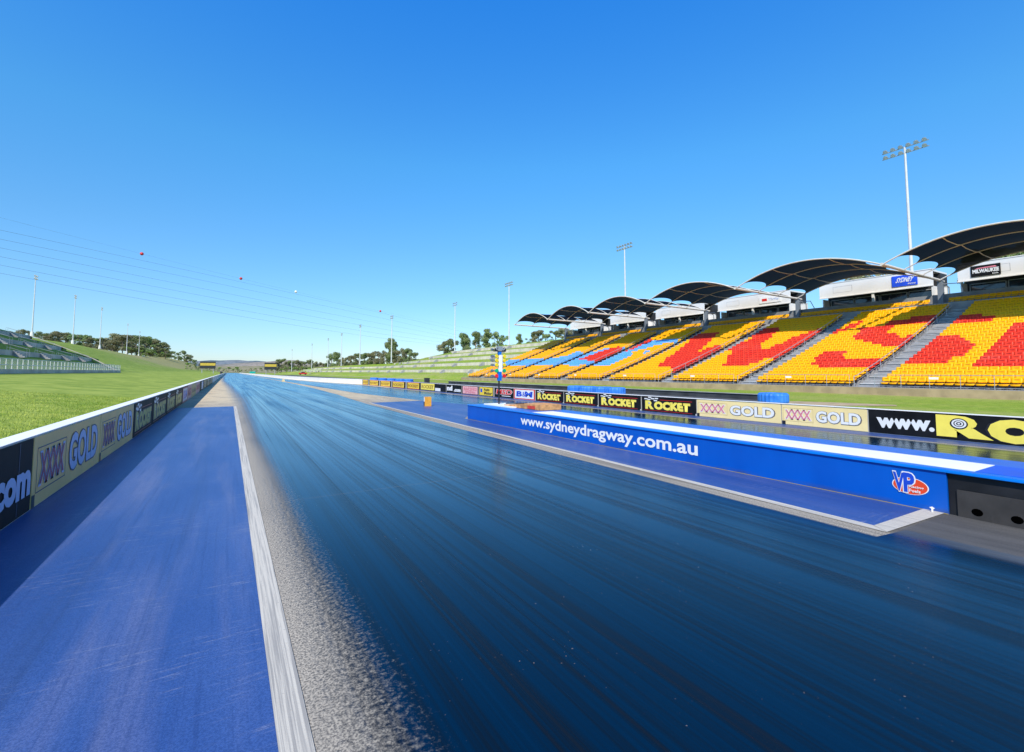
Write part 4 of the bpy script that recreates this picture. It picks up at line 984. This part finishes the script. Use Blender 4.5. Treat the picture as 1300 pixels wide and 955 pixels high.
# ------------------------------------------------------------------ floodlight poles
LAMPG = pm('lamp_housing', (.50, .46, .38), .35, .1, 3, metal=.4); LENS = pm('lamp_glass', (.75, .78, .80), .12, .05, 3)
def floodpole(Hp, width, per, rows=2, axis=1):
    r = empty('floodlight_pole')
    mb = MB(); mb.tube((0, 0, 0), (0, 0, Hp), .27, .14, n=12); mb.box(-.5, .5, -.5, .5, 0, .25); mb.build('pole', POLEM, r)
    mb = MB()
    for q in range(rows):
        mb.box(-.06, .06, -width/2, width/2, Hp - .1 - q*.95, Hp + .02 - q*.95)
    mb.box(-.1, .1, -.12, .12, Hp - 1.2, Hp); mb.build('cross_arm', GALV, r)
    for q in range(rows):
        for j in range(per):
            y = -width/2 + width*(j + .5)/per; z = Hp + .05 - q*.95
            mb = MB(); c = Vector((-.12, y, z + .12)); dr = Vector((-.78, 0, -.62)).normalized()
            mb.tube(c - dr*.18, c + dr*.12, .16, .33, n=10); mb.box(-.05, .05, y-.12, y+.12, z-.1, z+.2)
            l_ = mb.build('lamp', LAMPG, r)
            mb = MB(); mb.tube(c + dr*.121, c + dr*.14, .30, .30, n=10); mb.build('lens', LENS, l_)
    return r
fp = floodpole(27.2, 6.0, 6)
fp.location = (90, 30.5, 10); tag(fp, 'tall pale floodlight pole with two rows of lamps behind the nearest canopies', 'floodlight pole', 'floodlight poles')
rp = [(90, 92, 10, 25.0, 'tall floodlight pole behind the middle of the canopies'), (90, 153, 10, 24.6, 'floodlight pole above the bank just left of the last canopy')]
for i, (x, y, z, hh, lab) in enumerate(rp):
    o = copy_tree(fp); o.location = (x, y, z); s = (hh + .7)/27.2; o.scale = (1, 1, s); o['label'] = lab
rq = [(87, 196, 10.8, 22), (66, 222, 6.2, 22), (63, 272, 6.0, 22), (64, 328, 5.6, 21.5), (64, 378, 5.2, 21.5), (60, 430, 4.2, 21), (52, 500, 2.2, 21)]
rl_ = ['nearest', 'second', 'third', 'fourth', 'fifth', 'sixth', 'farthest']
sp = floodpole(22, 5.2, 3)
for i, (x, y, z, hh) in enumerate(rq):
    o = sp if i == 0 else copy_tree(sp); o.location = (x, y, z); s = hh/22; o.scale = (s, s, s); tag(o, 'slim floodlight pole on right grass bank, %s of the receding line' % rl_[i], 'floodlight pole', 'floodlight poles')
lq = [(-61, 234, 14.4, 22), (-61, 286, 14.4, 22), (-60, 333, 14.3, 22), (-61, 418, 14.4, 20.5), (-61, 470, 14.0, 19.5)]
ll_ = ['nearest', 'second', 'middle', 'fourth', 'farthest']
for i, (x, y, z, hh) in enumerate(lq):
    o = copy_tree(sp); o.location = (x, y, z); o.rotation_euler.z = R(180); s = hh/22; o.scale = (s*.8, s*.8, s); tag(o, 'floodlight pole on the left ridge, %s of five' % ll_[i], 'floodlight pole', 'floodlight poles')
    mb = MB(); mb.tube((0, 0, 0), (0, 0, 1.9), .8, .55, n=8); mb.build('concrete_base', CONCW, o)

# ------------------------------------------------------------------ power lines
WZ = [(46.9, 47.3, 46.4), (44.0, 43.9, 41.6), (41.2, 39.7, 38.4), (38.4, 36.1, 34.6), (35.7, 32.3, 31.4), (33.1, 29.1, 28.9), (50.8, 48.6, 50.2)]
WIRE = pm('wire', (.16, .20, .26), .6)
wn = ['topmost dark', 'second', 'third', 'fourth', 'fifth', 'lowest', 'thin upper earth']
def wz(k, t):
    a, b, c = WZ[k]; A = np.array([[0, 0, 1], [.306**2, .306, 1], [.87**2, .87, 1]]); p = np.linalg.solve(A, [a, b, c]); return float(p[0]*t*t + p[1]*t + p[2])
for k in range(7):
    mb = MB(); x0, y0 = -62, 212; pts = []
    for q in range(-8, 46):
        t = q/33; pts.append((x0 + 290*t, y0 + 272*t, wz(k, t)))
    mb.path(pts, (.038 if k < 6 else .02), 5); o = mb.build('power_line', WIRE); tag(o, wn[k] + ' wire of the power lines crossing the left sky', 'power line', 'overhead wires')
for k, (t, zz, c, lab) in enumerate([(.104, 49.3, 'r', 'red ball high on the earth wire, leftmost'), (.227, 49.2, 'r', 'red ball on the earth wire, second from left'), (.325, 48.4, 'w', 'white ball on the earth wire between red balls'), (.554, 49.0, 'r', 'red ball on the earth wire, rightmost and smallest')]):
    mb = MB(); me = bpy.data.meshes.new('marker_ball'); import bmesh
    bm = bmesh.new(); bmesh.ops.create_uvsphere(bm, u_segments=14, v_segments=8, radius=.62 + .35*t); bm.to_mesh(me); bm.free()
    me.materials.append(pm('ball_red', (.62, .04, .04), .4) if c == 'r' else WHITE); o = bpy.data.objects.new('marker_ball', me); COL.objects.link(o); me.polygons.foreach_set('use_smooth', [True]*len(me.polygons))
    o.location = (-62 + 290*t, 212 + 272*t, wz(6, t)); tag(o, lab, 'marker ball', 'aerial marker balls')

# ------------------------------------------------------------------ trees
def leafmat(name, a, b, c):
    t = NT(name); inf = t.n('ShaderNodeObjectInfo')
    n1 = t.noise(.55, 3); n2 = t.noise(3.0, 2)
    col = t.mix(t.sm(n1, .35, .65), a, b); col = t.mix(t.m('MULTIPLY', t.sm(n2, .5, .7), .5), col, c)
    hs = t.n('ShaderNodeHueSaturation'); t.put(hs.inputs['Color'], col); t.put(hs.inputs['Value'], t.m('ADD', .75, t.m('MULTIPLY', inf.outputs['Random'], .5))); t.put(hs.inputs['Hue'], t.m('ADD', .485, t.m('MULTIPLY', inf.outputs['Random'], .03)))
    return t.done(hs.outputs[0], .7, .25)
LEAF = [leafmat('gum_leaves', (.10, .15, .05), (.24, .30, .11), (.36, .38, .18)), leafmat('dull_leaves', (.14, .15, .07), (.28, .27, .14), (.38, .35, .20)), leafmat('green_leaves', (.10, .18, .03), (.24, .36, .07), (.38, .46, .12))]
BARK = pm('bark', (.22, .18, .14), .9, .3, 1.5)
def tree_mesh(kind, seed):
    rd = random.Random(seed); root = []; tb = MB(); lf = MB(); blobs = []
    Ht = 1.0
    if kind == 'gum': th, cr0, nl, sp = .26, .20, 17, .40
    elif kind == 'tall': th, cr0, nl, sp = .2, .16, 16, .26
    else: th, cr0, nl, sp = .1, .1, 7, .45
    top = Vector((rd.uniform(-.04, .04), rd.uniform(-.04, .04), .72)); tb.path([(0, 0, -.03), (top.x*.4, top.y*.5, th), tuple(top)], .022, 6)
    for i in range(nl):
        a = 6.283*i/nl + rd.uniform(-.4, .4); z = rd.uniform(cr0, .93); rr_ = sp*rd.uniform(.45, 1.0)*(1 - .35*abs(z-.6)/.4)
        if kind == 'tall': rr_ *= .75
        p = Vector((math.cos(a)*rr_, math.sin(a)*rr_, z)); b = Vector((top.x*z, top.y*z, max(th*.8, z - .22)))
        tb.path([tuple(b), tuple((b+p)/2 + Vector((0, 0, .02))), tuple(p)], .009, 4); blobs.append((p, rd.uniform(.07, .15)))
    for i in range(3): blobs.append((Vector((rd.uniform(-.1, .1), rd.uniform(-.1, .1), rd.uniform(.75, .92))), rd.uniform(.10, .16)))
    for p, r_ in blobs:
        n_ = int(5200*r_*r_/.02*.11)
        for _ in range(n_):
            v = Vector((rd.gauss(0, 1), rd.gauss(0, 1), rd.gauss(0, 1))).normalized()*r_*(rd.random()**.4)*1.05; v.z *= .72; c = p + v
            if c.z < .03: continue
            s = rd.uniform(.010, .022); n = (v.normalized() + Vector((rd.gauss(0, .6), rd.gauss(0, .6), rd.gauss(0, .6)))).normalized(); a = n.orthogonal().normalized(); b = n.cross(a)
            lf.add([c - a*s, c + b*s*.6, c + a*s, c - b*s*.6], [(0, 1, 2, 3)])
    return tb, lf
tprot = {}
def make_proto(kind, seed, lm):
    tb, lf = tree_mesh(kind, seed); r = empty('gum_tree' if kind != 'bush' else 'shrub', (0, 0, -60)); tb.build('trunk', BARK, r); lf.build('crown', LEAF[lm], r); return r
for kind, seeds in (('gum', (1, 2, 3, 4)), ('tall', (5, 6)), ('bush', (8, 9))):
    for s in seeds: tprot[(kind, s)] = [make_proto(kind, s, {'gum': s % 2, 'tall': 0, 'bush': 2}[kind]), False]
def plant(kind, x, y, z, h, wid, label, cat, group):
    keys = [k for k in tprot if k[0] == kind]; k = random.choice(keys); pr = tprot[k]
    o = pr[0] if not pr[1] else copy_tree(pr[0]); pr[1] = True
    o.location = (x, y, z - .1); o.scale = (h*wid, h*wid, h); o.rotation_euler.z = random.random()*6.28; tag(o, label, cat, group); return o
def ground_left(x, y):
    p = left_prof(y); return float(np.interp(-x, [-q[0] for q in p], [q[1] for q in p]))
def pix_to(xp, X):   # line of sight of a bearing measured from the photo's camera point, cut at lateral X
    a = .5383 + math.atan((xp - 650)/603.3); return X / math.tan(a)
# left ridge trees
pos_l = []
for xp in [4, 12, 19, 27, 45, 58, 66, 72, 80, 92, 99, 106, 113, 119, 128, 134, 141, 147, 154, 160, 166, 172, 178, 184, 189, 195, 200, 205]:
    X = random.uniform(-92, -72); y = pix_to(xp, X)
    if xp > 150: X = -74 + random.uniform(-6, 4); y = pix_to(xp, X)
    y = min(y, 760); X = y*math.tan(.5383 + math.atan((xp - 650)/603.3))
    dep = X*math.sin(.5383) + y*math.cos(.5383); top = np.interp(xp, [0, 20, 45, 80, 110, 130, 150, 190, 205], [421, 418, 421, 420, 425, 427, 426, 430, 436]) + random.uniform(-1.5, 4)
    zt = 2 + (472 - top)*dep/602; zb = min(ground_left(X, y), zt - 5); pos_l.append((xp, X, y, zb, zt - zb))
dl = {}
for i, (xp, X, y, zb, h) in enumerate(pos_l):
    lab = 'dull olive gum tree in the belt behind the left ridge'
    plant('gum', X, y, zb, h*1.05, random.uniform(.9, 1.3), lab, 'tree', 'gum trees behind the left ridge')
for xp, X, yb_, h in [(209, -50, 0, 9), (217, -50, 0, 7), (225, -50, 0, 8), (233, -48, 0, 13), (238, -48, 0, 13), (246, -44, 0, 9), (254, -40, 0, 8), (262, -36, 0, 7), (268, -34, 0, 6)]:
    y = pix_to(xp, X); plant('gum', X, y, ground_left(X, min(y, 1190)), h*1.15, 1.15, 'small gum tree on the slope falling towards the far left scoreboard', 'tree', 'small trees on the falling left slope')
for i, (xp, X, h) in enumerate([(178, -60, 5.5), (186, -60, 4.5), (196, -56, 4.5), (205, -54, 5), (214, -52, 3.5), (222, -50, 4), (229, -46, 4), (237, -27, 5.5), (241, -25, 4.0), (248, -24, 4.5), (252, -22, 3.5), (262, -19, 4), (266, -18, 3.5), (240, -40, 5), (247, -36, 5), (160, -64, 6), (212, -58, 5)]):
    y = pix_to(xp, X); plant('bush', X, y, ground_left(X, min(y, 1190)), h, 1.0, 'round green shrub on the dry left slope', 'shrub', 'shrubs on the left slope')
# right trees
for xp, top, X, kind in [(352, 459, 60, 'gum'), (357, 456, 66, 'gum'), (364, 459, 64, 'gum'), (371, 458, 70, 'gum'), (378, 457, 64, 'gum'), (386, 459, 72, 'gum'), (394, 457, 74, 'gum'), (401, 459, 74, 'gum'), (408, 460, 78, 'gum'), (414, 461, 78, 'tall'), (421, 450, 84, 'gum'), (427, 448, 84, 'tall'), (434, 454, 84, 'gum'), (441, 452, 84, 'gum'), (448, 452, 86, 'gum'), (455, 449, 86, 'gum'), (462, 451, 88, 'gum'), (468, 448, 90, 'gum'), (474, 446, 90, 'gum'), (481, 446, 92, 'gum'), (488, 445, 92, 'gum'), (495, 430, 92, 'tall'), (499, 434, 92, 'tall'), (505, 446, 92, 'gum'), (511, 442, 92, 'gum'), (516, 443, 94, 'gum'), (522, 447, 94, 'gum'), (527, 448, 94, 'gum'), (537, 455, 94, 'gum'),
                        (568, 430, 95, 'gum'), (573, 432, 95, 'gum'), (588, 424, 96, 'tall'), (591, 425, 96, 'tall'), (604, 422, 96, 'tall'), (618, 418, 98, 'tall'), (631, 422, 98, 'gum'), (638, 426, 98, 'gum'), (659, 424, 98, 'tall'), (676, 422, 100, 'gum'), (684, 420, 100, 'gum'), (695, 424, 100, 'gum'), (706, 420, 102, 'gum'), (716, 418, 102, 'gum'), (724, 418, 102, 'gum')]:
    y = pix_to(xp, X); dep = X*math.sin(.5383) + y*math.cos(.5383); zt = 2 + (472 - top)*dep/602; xc, zc = interp(BC, y); zb = zc - .5 if y < 600 else 1; h = max(5, zt - zb)
    far = xp < 545
    plant(kind, X, y, zt - h, h*1.04, random.uniform(.85, 1.15) if kind == 'gum' else .9, 'gum tree in the belt along the right bank crest, left of the gap' if far else 'gum tree above the terraced bank beside the stand', 'tree', 'gum trees behind the low right bank' if far else 'gum trees above the high right bank')
for xp, X, h in [(356, 48, 5), (362, 50, 6), (369, 52, 6), (376, 54, 6), (384, 56, 6), (392, 60, 5), (399, 62, 5), (350, 46, 5), (318, 26, 6), (324, 30, 6), (312, 22, 5), (306, 18, 5)]:
    y = pix_to(xp, X); plant('bush', X, min(y, 900), .5, h, 1.3, 'low green shrub at the far right side of the track end', 'shrub', 'shrubs near the far right end of the track')
for xp, X, h in [(1095, 112, 9), (1275, 125, 12), (1290, 122, 12), (1283, 130, 13), (1100, 118, 8)]:
    y = pix_to(xp, X); dep = X*math.sin(.5383) + y*math.cos(.5383); top = 311 if xp < 1200 else 309
    if xp < 1200: top = 346
    zt = 2 + (472 - top)*dep/602; plant('gum', X, y, 8.5, zt - 8.5, .8, 'gum tree crown showing over the suite roofs', 'tree', 'trees behind the suites')
for xp, X in [(278, -14), (284, -10), (290, -5), (296, 4), (301, 12), (272, -20), (331, 50), (338, 60), (345, 70)]:
    y = 1000 + random.uniform(-40, 90); X = y*math.tan(.5383 + math.atan((xp - 650)/603.3)); plant('bush', X, y, farz(X, y) - 1, random.uniform(7, 11), 1.4, 'dark tree clump beyond the end of the track', 'tree', 'trees beyond the end of the track')
for k, (pr, u) in tprot.items():
    if not u:
        for ch in list(pr.children): bpy.data.objects.remove(ch)
        bpy.data.objects.remove(pr)
